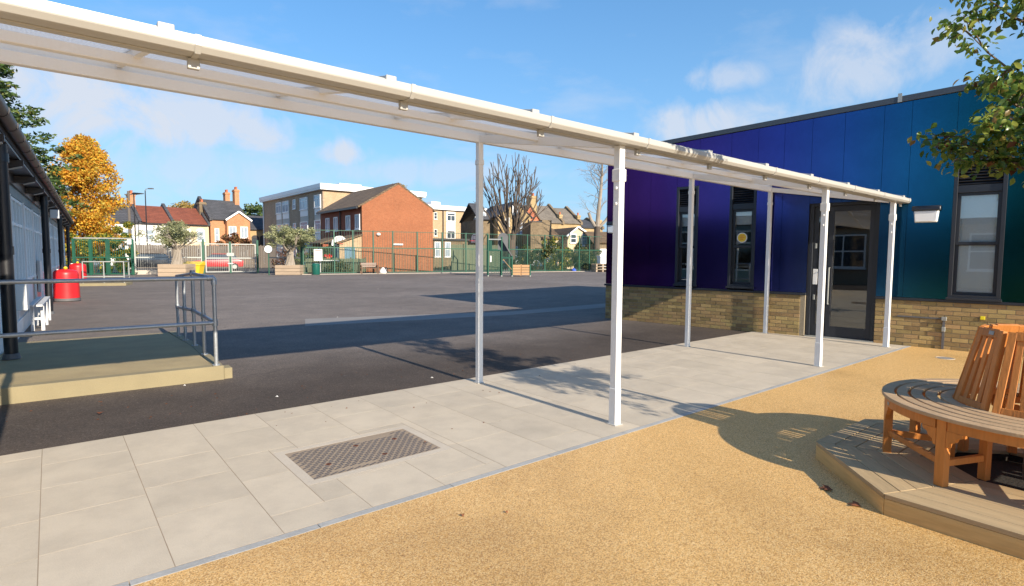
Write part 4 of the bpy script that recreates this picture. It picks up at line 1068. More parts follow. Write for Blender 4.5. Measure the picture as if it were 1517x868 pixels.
def chimney(root, x, y, z0, z1, w, d, mat, pots=2):
    c = part('chimney', MB().box(x - w / 2, x + w / 2, y - d / 2, y + d / 2, z0, z1).box(x - w / 2 - .06, x + w / 2 + .06, y - d / 2 - .06, y + d / 2 + .06, z1 - .3, z1 - .1), mat, root, smooth=False)
    for i in range(pots):
        part('chimney_pot', MB().tube_z(x, y + (i - (pots - 1) / 2) * .4, [(.14, z1), (.12, z1 + .3), (.15, z1 + .34), (.15, z1 + .38)], 10), 'terracotta', c)
    return c
def xdir(a): return Vector((math.cos(R(a)), math.sin(R(a)), 0))
def base(px, Y, py=350): p = at(px, py, Y); return (p.x, p.y)

# --- red brick house with its gable to the playground
Pr = (-12.5, 47.0); ar = 38.0
h = thing('brick_house', 'bright red brick house showing a plain gable wall to the playground', 'house', (*Pr, 0), ar)
we = whit(Pr, ar, 641, 300)[0]; he = 5.55; hr = 7.55; dd = 9.6
m = MB(); m.prism_y([(0, -.1), (we, -.1), (we, he), (we / 2, hr), (0, he)], 0, .3); part('gable_wall', m, 'brick_red', h, smooth=False)
m = MB().box(0, .3, .301, dd, -.1, he); part('side_wall', m, 'brick_red_shade', h, smooth=False)
part('far_wall', MB().box(we - .3, we, .301, dd, -.1, he), 'brick_red', h, smooth=False)
m = MB(); m.prism_y([(0, -.1), (we, -.1), (we, he), (we / 2, hr), (0, he)], dd, dd + .3); part('gable_wall', m, 'brick_red', h, smooth=False)
roof_y(h, we, dd + .3, he, hr, 'tile_brown', .35, .14, .02)
part('gutter', MB().box(-.52, -.36, -.02, dd, he - .28, he - .12), 'black_metal', h)
for px, q in ((716, 0), (679, 0), (590, 0), (540, 0)): pass
for z0, rows in ((3.6, 1),):
    for zx, zw in ((716, 34), (657, 32), (580, 30), (529, 26)):
        px = 360 + zx / 4.214; u, zz = whit(Pr, ar + 90, px, 318)
        window(h, 0, u, z0, .95, 1.25, -math.pi / 2, 'pair', glass='far_glass_pale')
part('downpipe', MB().tube([(-.1, 4.6, 0), (-.1, 4.6, he - .2)], .06, 8), 'black_metal', h)
u, z = whit(Pr, ar, 560, 347); part('wall_lamp', MB().tube_z(u, -.1, [(.10, z - .12), (.18, z - .05), (.18, z + .05), (.1, z + .12)], 12), 'white_paint', h)
u, z = whit(Pr, ar, 589, 362); part('vent_box', MB().box(u - .45, u + .45, -.15, -.001, z - .07, z + .07), 'panel_pale', h)
# lean-to porches along the side wall
for i, (y0, y1) in enumerate(((.1, 2.6), (4.0, 6.6))):
    po = part('porch', MB().prism_y([(-1.9, -.05), (-.001, -.05), (-.001, 3.0), (-1.9, 2.35)], y0, y1), 'brick_tan' if i == 0 else 'brick_red_shade', h, smooth=False)
    m = MB(); m.slab((-2.2, y0 - .2, 2.34), (-.001, y0 - .2, 3.10), (-.001, y1 + .2, 3.10), (-2.2, y1 + .2, 2.34), .12); part('porch_roof', m, 'tile_brown', po, smooth=False, loc=(0, 0, .10))
    part('door', MB().box(-1.96, -1.90, y0 + .3, y0 + 1.3, 0, 2.1), 'blue_door', po)
    part('door', MB().box(-1.5, -.6, y0 - .06, y0 - .001, 0, 2.1), 'blue_door', po)

# --- three storey flats, left block
Pf = (-20.0, 60.0); af = 40.0
h = thing('apartment_block', 'three storey flat roofed brown brick apartment block behind the red brick house', 'apartment block', (*Pf, 0), af)
fw, fd, fh = 12.0, 20.6, 8.25
part('end_wall', MB().box(0.02, fw, 0, fd, -.1, fh), 'brick_tan', h, smooth=False)
part('facade', MB().box(-.1, .019, -.005, fd, -.1, fh), 'brick_brown', h, smooth=False)
part('roof', MB().box(-.45, fw + .3, -.4, fd + .3, fh, fh + .22).box(-.5, fw + .35, -.45, fd + .35, fh + .2, fh + .62), 'white_paint', h, smooth=False)
part('roof_hut', MB().box(3.5, 6.2, 4, 7, fh + .6, fh + 1.35), 'white_paint', h); part('roof_hut', MB().box(1.5, 3.2, 14, 16.5, fh + .6, fh + 1.2), 'white_paint', h)
fu = lambda zx: whit(Pf, af + 90, 360 + zx / 4.214, 330)[0]
for z0, z1 in ((250, 216), (297, 255), (415, 365), (497, 455)):
    a, b = fu(z0), fu(z1); 
    part('spandrel', MB().box(-.13, -.101, a, b, .3, fh - .45), 'render_grey', h)
    for zz in (.95, 3.75, 6.45):
        o = window(h, -.14, (a + b) / 2, zz, (b - a) * .92, 1.35, -math.pi / 2, 'top', glass='far_glass_pale')
        part('panel', MB().box(-.16, -.131, a + .1, b - .1, zz - .75, zz - .08), 'white_paint', h)
for zx in (329,):
    a = fu(zx)
    for zz in (1.2, 3.95, 6.7): window(h, -.11, a, zz, .9, 1.1, -math.pi / 2, 'sash', glass='far_glass_pale')
part('downpipe', MB().tube([(-.2, fd - .4, 0), (-.2, fd - .4, fh)], .07, 8), 'white_paint', h)
window(h, 2.2, -.01, 1.4, 1.0, 1.2, 0, 'pair')
# --- right block
Pg = base(638, 84); ag = 41.0
h = thing('apartment_block', 'pale brick apartment block with white window columns seen right of the red gable', 'apartment block', (*Pg, 0), ag)
gw = whit(Pg, ag, 721, 320)[0]; gh = 8.15
part('wall', MB().box(-6, gw, 0, 11, -.1, gh), 'brick_tan', h, smooth=False)
part('roof', MB().box(-6.4, gw + .4, -.4, 11.3, gh, gh + .65), 'white_paint', h, smooth=False)
u0 = whit(Pg, ag, 650, 300)[0]; part('roof_hut', MB().box(u0, u0 + 1.6, 2, 4.5, gh + .6, gh + 1.35), 'white_paint', h)
for a, b in ((661, 674.5), (692, 707)):
    ua, ub = whit(Pg, ag, a, 330)[0], whit(Pg, ag, b, 330)[0]
    part('spandrel', MB().box(ua, ub, -.03, -.001, .3, gh - .2), 'render_white', h)
    for zz in (1.1, 3.85, 6.5): window(h, (ua + ub) / 2, -.035, zz, (ub - ua) * .9, 1.25, 0, 'top')
ua = whit(Pg, ag, 645, 330)[0]
for zz in (1.3, 4.2, 6.7): window(h, ua, -.005, zz, .55, 1.0, 0, 'sash')
ua = whit(Pg, ag, 656, 330)[0]; part('downpipe', MB().tube([(ua, -.1, 0), (ua, -.1, gh)], .09, 8), 'black_metal', h)

# --- small outbuilding between the fence and the flats
Po = base(642, 58); h = thing('outbuilding', 'small grey brown outbuilding with two tall white windows behind the green fence', 'outbuilding', (*Po, 0), 24)
ow = whit(Po, 24, 693, 360)[0]
part('wall', MB().box(0, ow, 0, 4, -.1, 2.95), 'brick_stock_dark', h, smooth=False); part('roof', MB().box(-.15, ow + .15, -.2, 4.1, 2.95, 3.15), 'felt_dark', h)
for px in (648, 663): window(h, whit(Po, 24, px, 365)[0], -.005, 1.25, .62, 1.55, 0, 'sash', glass='far_glass_pale')

# --- terrace on the left, brick house and yellow house
Pt = (-46.4, 66.0); at_ = 45.0
tw = whit(Pt, at_, 309, 330)[0]; tl = -1.0
h = thing('terraced_houses', 'pair of cream rendered terraced houses with red tiled roofs beyond the school gates', 'terrace', (*Pt, 0), at_)
he, hr, dd = 5.15, 7.3, 8.5
tx = [-1.5, whit(Pt, at_, 207, 320)[0], whit(Pt, at_, 256, 320)[0], tw]
for i, (a, b) in enumerate(zip(tx[:-1], tx[1:])):
    m = MB(); m.prism_x([(0, -.1), (dd, -.1), (dd, he), (dd / 2, hr), (0, he)], a, b - .01); part('wall', m, 'render_white' if i == 0 else ('render_white' if i == 1 else 'render_cream'), h, smooth=False)
    roof_x(h, b - a - .35, dd, he, hr, ('slate', 'tile_red', 'tile_red')[i], .25, .12, a + .18)
    part('parapet', MB().prism_x([(-.25, he - .2), (dd / 2, hr), (dd + .25, he - .2), (dd + .25, he + .15), (dd / 2, hr + .55), (-.25, he + .15)], b - .17, b + .15), 'slate', h, smooth=False)
    part('gutter', MB().box(a + .1, b - .2, -.36, -.26, he - .18, he - .08), 'black_metal', h)
for px in (191, 222, 248, 276, 297): window(h, whit(Pt, at_, px, 345)[0], -.01, 3.0, .95, 1.3, 0, 'arch', glass='far_glass_pale')
for px in (200, 235, 270, 298): window(h, whit(Pt, at_, px, 370)[0], -.01, .7, 1.1, 1.4, 0, 'sash')
chimney(h, tx[1], dd * .5, hr - .4, hr + 1.5, .7, 1.2, 'brick_orange', 3)
chimney(h, tx[3] + .1, dd * .35, hr - 1.2, hr + .9, .8, 1.0, 'brick_stock_dark', 2)

Ph = (Pt[0] + xdir(at_).x * (tw + .2), Pt[1] + xdir(at_).y * (tw + .2)); ah = 45.0
hw_ = whit(Ph, ah, 368, 330)[0]
h = thing('victorian_house', 'orange brick house with a slate roof and small front gable beyond the gates', 'house', (*Ph, 0), ah)
he, hr, dd = 5.9, 8.6, 8.5
m = MB(); m.prism_x([(0, -.1), (dd, -.1), (dd, he), (dd / 2, hr), (0, he)], 0, hw_); part('wall', m, 'brick_orange', h, smooth=False)
roof_x(h, hw_ - .25, dd, he, hr, 'slate', .25, .12, .22)
part('parapet', MB().prism_x([(-.25, he - .2), (dd / 2, hr), (dd + .25, he - .2), (dd + .25, he + .15), (dd / 2, hr + .5), (-.25, he + .15)], -.15, .2), 'slate', h, smooth=False)
g0, g1 = whit(Ph, ah, 333, 330)[0], whit(Ph, ah, 367, 330)[0]; gm_ = (g0 + g1) / 2
m = MB(); m.prism_y([(g0, -.1), (g1, -.1), (g1, he), (gm_, he + .95), (g0, he)], -.8, 0.5); part('bay', m, 'brick_orange', h, smooth=False)
for s in (-1, 1):
    e = g0 - .2 if s < 0 else g1 + .2
    m = MB(); m.slab((e, -1.0, he - .12), (gm_, -1.0, he + 1.05), (gm_, 2.0, he + 1.05), (e, 2.0, he - .12), .12); part('gable_roof', m, 'slate', h, smooth=False, loc=(0, 0, .06))
    m = MB(); m.beam((e, -1.02, he - .12), (gm_, -1.02, he + 1.05), .08, .22); part('bargeboard', m, 'white_paint', h)
for px in (341, 358): window(h, whit(Ph, ah, px, 335)[0], -.81, 3.5, .95, 1.5, 0, 'pair', glass='far_glass_pale')
window(h, whit(Ph, ah, 321, 338)[0], -.01, 3.0, .55, 1.7, 0, 'sash', glass='far_glass_pale')
for px in (341, 358): window(h, whit(Ph, ah, px, 370)[0], -.81, .8, .95, 1.5, 0, 'pair')
chimney(h, hw_ - 1.15, dd * .55, hr - 1.0, hr + 1.3, .6, .9, 'brick_orange', 2); chimney(h, hw_ - .2, dd * .45, hr - 1.2, hr + 1.7, .6, .9, 'brick_orange', 2)

Py = (Ph[0] + xdir(45).x * (hw_ + .1), Ph[1] + xdir(45).y * (hw_ + .1) ); yw = whit(Py, 40, 408, 340)[0]
h = thing('cottage', 'low yellow brick house with small arched windows left of the apartment block', 'house', (*Py, 0), 40)
he, hr, dd = 4.75, 6.7, 8
m = MB(); m.prism_x([(0, -.1), (dd, -.1), (dd, he), (dd / 2, hr), (0, he)], 0, yw); part('wall', m, 'brick_stock', h, smooth=False)
roof_x(h, yw, dd, he, hr, 'slate', .3, .12)
for px in (378, 390): window(h, whit(Py, 40, px, 345)[0], -.01, 2.7, .95, .9, 0, 'arch', 'felt_dark')
window(h, whit(Py, 40, 384, 365)[0], -.01, .4, 1.6, 1.5, 0, 'arch', 'felt_dark')

# --- victorian group on the right
Pv = base(737.5, 66); av = 22.0
vw = whit(Pv, av, 786, 340)[0]
h = thing('victorian_house', 'yellow stock brick house with a gable behind the pollarded tree', 'house', (*Pv, 0), av)
he, hr, dd = 6.0, 7.7, 9
m = MB(); m.prism_y([(0, -.1), (vw, -.1), (vw, he), (vw * .55, hr), (0, he)], 0, dd); part('wall', m, 'brick_stock', h, smooth=False)
m = MB(); m.slab((-.3, -.1, he - .2), (vw * .55, -.1, hr), (vw * .55, dd, hr), (-.3, dd, he - .2), .12); part('roof', m, 'slate', h, smooth=False, loc=(0, 0, .12))
m = MB(); m.slab((vw * .55, -.1, hr), (vw + .3, -.1, he - .2), (vw + .3, dd, he - .2), (vw * .55, dd, hr), .12); part('roof', m, 'slate', h, smooth=False, loc=(0, 0, .12))
for px, py, w_, h_ in ((763.5, 322, .8, 1.4), (764, 347, .65, 1.35), (773.5, 347, .65, 1.35), (751.5, 335, .5, 1.0)):
    u, z = whit(Pv, av, px, py); window(h, u, -.005, z, w_, h_, 0, 'sash', glass='far_glass_pale')
u, z = whit(Pv, av, 761, 368); part('door', MB().box(u - .55, u + .55, -.05, -.001, 0, 2.5), 'white_paint', h)
part('downpipe', MB().tube([(vw - .3, -.08, 0), (vw - .3, -.08, he - .3)], .06, 8), 'black_metal', h)
ul = whit(Pv, av, 716, 330)[0]
part('side_wing', MB().box(ul, -.01, 1.5, dd, -.1, 5.6), 'brick_stock_dark', h, smooth=False)
m = MB(); m.slab((ul - .2, 1.2, 5.55), (-.32, 1.2, 5.55), (-.32, 5, 7.7), (ul - .2, 5, 7.7), .12); part('roof', m, 'slate', h, smooth=False, loc=(0, 0, .12))
m = MB(); m.slab((ul - .2, 5, 7.7), (-.32, 5, 7.7), (-.32, dd, 5.55), (ul - .2, dd, 5.55), .12); part('roof', m, 'slate', h, smooth=False, loc=(0, 0, .12))
u, z = whit(Pv, av, 721, 317); window(h, u + .2, 2.0, 6.0, .8, .9, 0, 'sash', glass='far_glass_pale')

Pq = base(786, 74); aq = 20.0; qw = whit(Pq, aq, 803, 320)[0]
h = thing('terraced_house', 'red tile hung gabled house with a tall brick chimney beside the pollarded tree', 'house', (*Pq, 0), aq)
he, hr, dd = 5.8, 7.9, 8; x0 = whit(Pq, aq, 774, 320)[0]
m = MB(); m.prism_y([(x0, -.1), (qw, -.1), (qw, he - .3), (x0 + (qw - x0) * .4, hr), (x0, he + .4)], 0, dd); part('wall', m, 'tile_rust', h, smooth=False)
m = MB(); m.slab((x0 - .2, -.15, he + .3), (x0 + (qw - x0) * .4, -.15, hr), (x0 + (qw - x0) * .4, dd, hr), (x0 - .2, dd, he + .3), .12); part('roof', m, 'tile_brown', h, smooth=False, loc=(0, 0, .12))
m = MB(); m.slab((x0 + (qw - x0) * .4, -.15, hr), (qw + .2, -.15, he - .4), (qw + .2, dd, he - .4), (x0 + (qw - x0) * .4, dd, hr), .12); part('roof', m, 'tile_brown', h, smooth=False, loc=(0, 0, .12))
u, z = whit(Pq, aq, 791.5, 290); chimney(h, u, .6, 5.5, z, .9, .9, 'brick_stock', 2)
u = whit(Pq, aq, 797, 330)[0]; part('wall_panel', MB().box(u - .9, u + .8, -.06, -.001, 3.0, 6.0), 'brick_orange', h, smooth=False)

Ps = base(786, 62); h = thing('garden_wall', 'tall dark stock brick wall standing right of the yellow gabled house', 'wall', (*Ps, 0), 14)
sw = whit(Ps, 14, 817, 335)[0]; sx_ = whit(Ps, 14, 803, 335)[0]
part('wall', MB().box(0, sw, 0, 3.5, -.1, 5.1).box(sx_, sw, 0, 3.5, 5.1, 5.35), 'brick_stock_dark', h, smooth=False)
part('coping', MB().box(-.05, sx_ - .01, -.06, .4, 5.1, 5.2), 'slate', h)

Pz = base(795, 82); az_ = 24.0
h = thing('terraced_houses', 'row of terraced houses with grey brown slate roofs and stepped party walls', 'terrace', (*Pz, 0), az_)
he, hr, dd = 6.2, 8.9, 9
zx_ = [0, whit(Pz, az_, 834, 328)[0], whit(Pz, az_, 861, 328)[0], whit(Pz, az_, 893, 328)[0]]
for i, (a, b) in enumerate(zip(zx_[:-1], zx_[1:])):
    e, r_ = (he, hr - .25 * i) if i < 2 else (5.6, 7.0)
    m = MB(); m.prism_x([(0, -.1), (dd, -.1), (dd, e), (dd / 2, r_), (0, e)], a, b - .01); part('wall', m, 'brick_stock', h, smooth=False)
    roof_x(h, b - a - .35, dd, e, r_, 'slate_brown' if i < 2 else 'slate', .25, .12, a + .18)
    part('parapet', MB().prism_x([(-.25, e - .2), (dd / 2, r_), (dd + .25, e - .2), (dd + .25, e + .2), (dd / 2, r_ + .5), (-.25, e + .2)], b - .2, b + .15), 'brick_stock_dark', h, smooth=False)
    window(h, a + (b - a) * .3, -.01, 3.5, .9, 1.4, 0, 'sash'); window(h, a + (b - a) * .7, -.01, 3.5, .9, 1.4, 0, 'sash')
    chimney(h, b, 1.0, e - .4, e + 1.3, .5, .7, 'brick_stock', 1)

Pc = base(841, 62); ac = 20.0
h = thing('cottage', 'small cream gabled cottage with a brown tiled roof beyond the bramble hedge', 'house', (*Pc, 0), ac)
cw_ = whit(Pc, ac, 876, 345)[0]; e0_, a0_ = 3.55, 4.5
m = MB(); m.prism_y([(0, -.1), (cw_, -.1), (cw_, e0_), (cw_ * .42, a0_), (0, e0_)], 0, 7); part('wall', m, 'render_cream', h, smooth=False)
m = MB(); m.slab((-.2, -.15, e0_ - .12), (cw_ * .42, -.15, a0_), (cw_ * .42, 7, a0_), (-.2, 7, e0_ - .12), .12); part('roof', m, 'tile_brown', h, smooth=False, loc=(0, 0, .12))
m = MB(); m.slab((cw_ * .42, -.15, a0_), (cw_ + .2, -.15, e0_ - .12), (cw_ + .2, 7, e0_ - .12), (cw_ * .42, 7, a0_), .12); part('roof', m, 'tile_brown', h, smooth=False, loc=(0, 0, .12))
for s in (0, 1):
    e = (-.2, e0_ - .12) if s == 0 else (cw_ + .2, e0_ - .12)
    part('bargeboard', MB().beam((e[0], -.18, e[1] + .12), (cw_ * .42, -.18, a0_ + .12), .06, .16), 'white_paint', h)
u, z = whit(Pc, ac, 849, 360); window(h, u, -.005, z, .75, 1.0, 0, 'sash'); u, z = whit(Pc, ac, 865, 364); window(h, u, -.005, z, .6, 1.3, 0, 'sash', glass='far_glass_pale')
wl = whit(Pc, ac, 812, 345)[0]
part('wing', MB().box(wl, -.01, 1.2, 6, -.1, 3.3), 'render_cream', h, smooth=False)
m = MB(); m.slab((wl - .2, .9, 3.25), (-.25, .9, 3.25), (-.25, 3.6, 4.45), (wl - .2, 3.6, 4.45), .12); part('wing_roof', m, 'tile_brown', h, smooth=False, loc=(0, 0, .12))
m = MB(); m.slab((wl - .2, 3.6, 4.45), (-.25, 3.6, 4.45), (-.25, 6.3, 3.25), (wl - .2, 6.3, 3.25), .12); part('wing_roof', m, 'tile_brown', h, smooth=False, loc=(0, 0, .12))
window(h, wl * .5, 1.195, 1.6, .7, 1.1, 0, 'sash')

Pk = base(880, 60); h = thing('garage_block', 'low garage block with a brown tiled roof and white doors at the far right', 'garage', (*Pk, 0), 12)
part('wall', MB().box(0, 9, 0, 5, -.1, 2.7), 'brick_stock_dark', h, smooth=False)
m = MB(); m.slab((-.2, -.25, 2.75), (9.2, -.25, 2.75), (9.2, 2.6, 4.0), (-.2, 2.6, 4.0), .12); part('roof', m, 'tile_brown', h, smooth=False, loc=(0, 0, .12))
m = MB(); m.slab((-.2, 2.6, 4.0), (9.2, 2.6, 4.0), (9.2, 5.2, 2.75), (-.2, 5.2, 2.75), .12); part('roof', m, 'tile_brown', h, smooth=False, loc=(0, 0, .12))
for k in range(3): part('garage_door', MB().box(.3 + 3 * k, 2.7 + 3 * k, -.06, -.001, .02, 2.2), 'white_paint', h)

# --- brick school wing behind the photographer, seen only as a reflection in the glazed door
h = thing('school_wing', 'low brown brick school wing with white framed windows mirrored in the glass door', 'building', (-19.5, 2.0, 0), -45)
part('wall', MB().box(0, 24, -8, 0, -.1, 3.2), 'brick_brown', h, smooth=False)
part('roof', MB().box(-.4, 24.4, -8.3, .3, 3.2, 3.5), 'felt_dark', h)
for k in range(7):
    for zz in (.9,): window(h, 1.8 + 3.3 * k, .01, zz, 2.2, 1.9, math.pi, 'cross')

# ================================================================ FENCES, GATES
def fence_line(name, label, cat, p, q, posts, hgt, mid, mat, step=.12, wire=.018, postw=.08, tophalf=True, group=None, wiremat=None):
    """posts as parts, thin wires joined; p, q ends on the ground, posts = distances"""
    d = Vector((q[0] - p[0], q[1] - p[1], 0)); L = d.length; an = math.degrees(math.atan2(d.y, d.x))
    t = thing(name, label, cat, (p[0], p[1], 0), an, group)
    for u in posts: part('post', MB().box(u - postw / 2, u + postw / 2, -postw / 2, postw / 2, 0, hgt), mat, t)
    part('rail', MB().box(0, L, -.03, .03, mid - .035, mid + .035), mat, t); part('rail', MB().box(0, L, -.03, .03, hgt - .08, hgt - .04), mat, t)
    part('rail', MB().box(0, L, -.03, .03, .08, .13), mat, t)
    m = MB(); u = step / 2
    while u < L: m.box(u - wire / 2, u + wire / 2, -.004, .004, .05, mid); u += step
    if tophalf:
        u = step; w2_ = wire * .45
        while u < L: m.box(u - w2_ / 2, u + w2_ / 2, -.003, .003, mid, hgt); u += step * 1.5
    part('wires', m, wiremat or mat, t, kind='stuff', smooth=False)
    return t, L, an
FP, FQ = (-15.5, 41.6), (8.6, 54.4); fan = math.degrees(math.atan2(FQ[1] - FP[1], FQ[0] - FP[0]))
fposts = [whit(FP, fan, px, 370)[0] for px in (449, 495, 523, 553, 582, 618, 655, 690, 722, 754, 781, 807, 833, 858, 873)]
fence_line('court_fence', 'tall green mesh court fence along the far edge of the playground', 'fence', FP, FQ, fposts, 3.35, 2.0, 'green_metal', .13, .034, .09, wiremat='green_mesh')
# green gate leaf standing open by the olive planter
g_ = thing('gate_leaf', 'dark green solid gate leaf standing between the clock and the green litter bin', 'gate', (*base(446, 41.9), 0), 105)
part('panel', MB().box(0, 1.6, -.03, .03, .1, 1.95), 'green_dark', g_); part('post', MB().box(-.08, .0, -.05, .05, 0, 2.1), 'green_metal', g_)

GA, GB = (-26.4, 39.4), (-19.5, 44.6); gan = math.degrees(math.atan2(GB[1] - GA[1], GB[0] - GA[0]))
gu = lambda px: whit(GA, gan, px, 380)[0]
gh_ = 2.3
def mesh_panel(t, x0, x1, h0, h1, mid, mat='galvanised', name='panel_frame', wiremat='galvanised', step=.13, wr=.006):
    f = MB(); w_ = .07
    for bx in ((x0, x0 + w_, h0, h1), (x1 - w_, x1, h0, h1), (x0 + w_, x1 - w_, h0, h0 + w_), (x0 + w_, x1 - w_, h1 - w_, h1), (x0 + w_, x1 - w_, mid - .04, mid + .04)): f.box(bx[0], bx[1], -.03, .03, bx[2], bx[3])
    o = part(name, f, mat, t)
    m = MB(); u = x0 + .1
    while u < x1 - .08: m.box(u - wr, u + wr, -.004, .004, h0 + .05, h1 - .05); u += step
    w = part('wires', m, wiremat, o, kind='stuff', smooth=False); return o
t = thing('mesh_fence', 'pale galvanised mesh fence panels behind the left olive planter and yellow bin', 'fence', (*GA, 0), gan)
a, b = gu(199), gu(299); mesh_panel(t, a, (a + b) / 2 - .03, .08, gh_, 1.2); mesh_panel(t, (a + b) / 2 + .03, b, .08, gh_, 1.2)
for u in (a - .06, b + .06): part('post', MB().box(u - .05, u + .05, -.05, .05, 0, gh_ + .1), 'green_metal', t)
part('kick_board', MB().box(a, b, -.07, -.032, .0, .30), 'concrete_pale', t)
t = thing('school_gate', 'pair of pale galvanised mesh gate leaves hung on green posts', 'gate', (*GA, 0), gan)
u0, u1, u2 = gu(304), gu(341), gu(379)
for (a, b) in ((u0, u1 - .05), (u1 + .05, u2)):
    o = mesh_panel(t, a, b, .08, gh_ - .05, 1.15, name='gate_leaf')
for u in (u0 - .12, u2 + .12, u1): part('post', MB().box(u - .07, u + .07, -.06, .06, 0, gh_ + (.25 if u != u1 else .1)), 'green_metal', t)
part('latch', MB().box(u1 - .25, u1 + .25, -.09, -.031, 1.30, 1.55), 'galvanised', t); part('bolt', MB().box(u1 - .2, u1 + .2, -.08, -.031, .7, .78), 'steel', t)
Lr = math.hypot(-15.6 + 19.2, 41.8 - 44.3); t = thing('mesh_fence', 'short pale mesh fence panel behind the right olive planter and the clock', 'fence', (-19.2, 44.3, 0), math.degrees(math.atan2(-2.5, 3.6)))
mesh_panel(t, .05, Lr - .1, .08, gh_, 1.2); part('post', MB().box(Lr - .1, Lr, -.05, .05, 0, gh_ + .1), 'green_metal', t)
# green enclosure left of the gates
Ea, Eb = base(109, 37.5), base(197, 38.6); ea = math.degrees(math.atan2(Eb[1] - Ea[1], Eb[0] - Ea[0])); eu = lambda px: whit(Ea, ea, px, 380)[0]
t = thing('green_enclosure', 'green mesh enclosure with a pale top rail in front of the autumn hedge', 'fence', (*Ea, 0), ea)
for (a, b) in ((109.5, 134), (135, 159), (161, 196)):
    a, b = eu(a), eu(b); mesh_panel(t, a, b, .05, 2.4, 1.2, 'green_metal', 'panel_frame', 'green_metal', .12, .012)
for px in (109, 134.5, 160, 197): u = eu(px); part('post', MB().box(u - .06, u + .06, -.05, .05, 0, 2.45), 'green_metal' if px != 160 else 'green_dark', t)
part('top_rail', MB().box(0, eu(197), -.05, .05, 2.45, 2.53), 'galvanised', t)
part('side_wires', MB().box(eu(197) - .03, eu(197) + .03, .1, 3.5, .1, .16), 'green_metal', t)
u = eu(193); part('post_light', MB().box(u - .12, u + .12, -.14, -.05, 2.1, 2.42), 'white_paint', t)
# timber fences beyond
def board_fence(label, p, q, h, mat, n, name='timber_fence'):
    d = Vector((q[0] - p[0], q[1] - p[1], 0)); L = d.length
    t = thing(name, label, 'fence', (p[0], p[1], 0), math.degrees(math.atan2(d.y, d.x))); w_ = L / n; r2 = random.Random(n)
    for k in range(n):
        m = MB(); u = 0
        while u < w_ - .12: m.box(u + .005, u + .125, r2.uniform(0, .012), .03, .03, h + r2.uniform(-.03, .03)); u += .13
        part('fence_panel', m, mat, t, loc=(k * w_, 0, 0), kind='stuff', smooth=False); part('post', MB().box(w_ - .06, w_ + .04, -.02, .08, 0, h + .1), mat, t, loc=(k * w_, 0, 0))
    part('rail', MB().box(0, L, .031, .07, h * .5, h * .5 + .1), mat, t)
    return t
board_fence('long grey brown close boarded timber fence across the road beyond the gates', base(196, 53), base(408, 58), 2.25, 'fence_timber', 9)
board_fence('weathered greenish timber fence behind the court fence right of the red gable', base(668, 53), base(742, 57), 2.45, 'green_timber', 4)
board_fence('low pale timber garden fence at the foot of the red brick house', base(452, 44.2), base(541, 46.4), 1.15, 'green_timber', 4)

# ================================================================ PLANTERS, BINS, SIGNS, SEAT
def planter(px0, px1, pyb, Y, deg, label, hgt):
    a = base(px0, Y); b = base(px1, Y); w_ = abs(b[0] - a[0]) * .93; t = thing('planter', label, 'planter', ((a[0] + b[0]) / 2, Y + w_ / 2, 0), deg, 'timber sleeper planters with olive trees')
    n = 3; hh_ = hgt / n
    for k in range(n):
        z0, z1 = k * hh_ + .008, (k + 1) * hh_ - .008
        e = w_ / 2
        for (x0, x1, y0, y1) in ((-e, e, -e, -e + .12), (-e, e, e - .12, e), (-e, -e + .12, -e + .12, e - .12), (e - .12, e, -e + .12, e - .12)):
            part('sleeper', MB().box(x0 + .004, x1 - .004, y0, y1, z0, z1), 'sleeper', t, .01)
    part('soil', MB().box(-w_ / 2 + .12, w_ / 2 - .12, -w_ / 2 + .12, w_ / 2 - .12, .02, hgt - .08), 'soil', t)
    return t, (a[0] + b[0]) / 2, Y + w_ / 2
def olive(x, y, z, label, seed, cw2, ch, cz, off=0., n=7000):
    t = thing('olive_tree', label, 'tree', (x, y, z), 0, 'old olive trees in sleeper planters'); r3 = random.Random(seed)
    m = MB()
    for k in range(7):                                  # twisted strands make a gnarled bole
        a = k * .9; pts = []
        for i in range(6):
            tt = i / 5; rr_ = .24 * (1 - .45 * tt); pts.append((math.cos(a + tt * 1.2) * rr_ + off * tt * .3, math.sin(a + tt * 1.2) * rr_, tt * 1.15))
        m.tube(pts, [.16, .11, .09, .09, .10, .08], 7)
    part('trunk', m, 'bark_pale', t)
    lb_ = MB(); tips_ = []
    random.seed(seed)
    for k in range(8):
        a = k * 2.4; branch_tree(lb_, (.1 * math.cos(a) + off * .3, .1 * math.sin(a), 1.0), (math.cos(a) + off, math.sin(a), .9), .75, .07, 2, .5, .1, tips=tips_)
    part('branches', lb_, 'bark_pale', t)
    cl = [(off + r3.gauss(0, .42) * cw2, r3.gauss(0, .40) * cw2, cz - z + r3.gauss(0, .38) * ch) for _ in range(46)]
    v, f = leaf_quads(blob_points(n, cl, (.40, .40, .30)), .072, .3, .34); me = rawmesh('crown', v, f, 'leaf_olive'); link('crown', me, t)
    return t
_, x, y = planter(228.5, 270, 409, 36.6, 9, 'left timber sleeper planter beside the yellow bin', .80); olive(x, y, .72, 'old olive tree in the planter beside the yellow bin, spreading crown', 3, 1.45, .80, 2.75, .15)
_, x, y = planter(403, 441, 406, 40.2, 8, 'right timber sleeper planter beside the clock and litter bin', .70); olive(x, y, .62, 'old olive tree with a dense rounded crown in the planter beside the clock', 5, 1.45, .75, 2.75, .05, 10500)

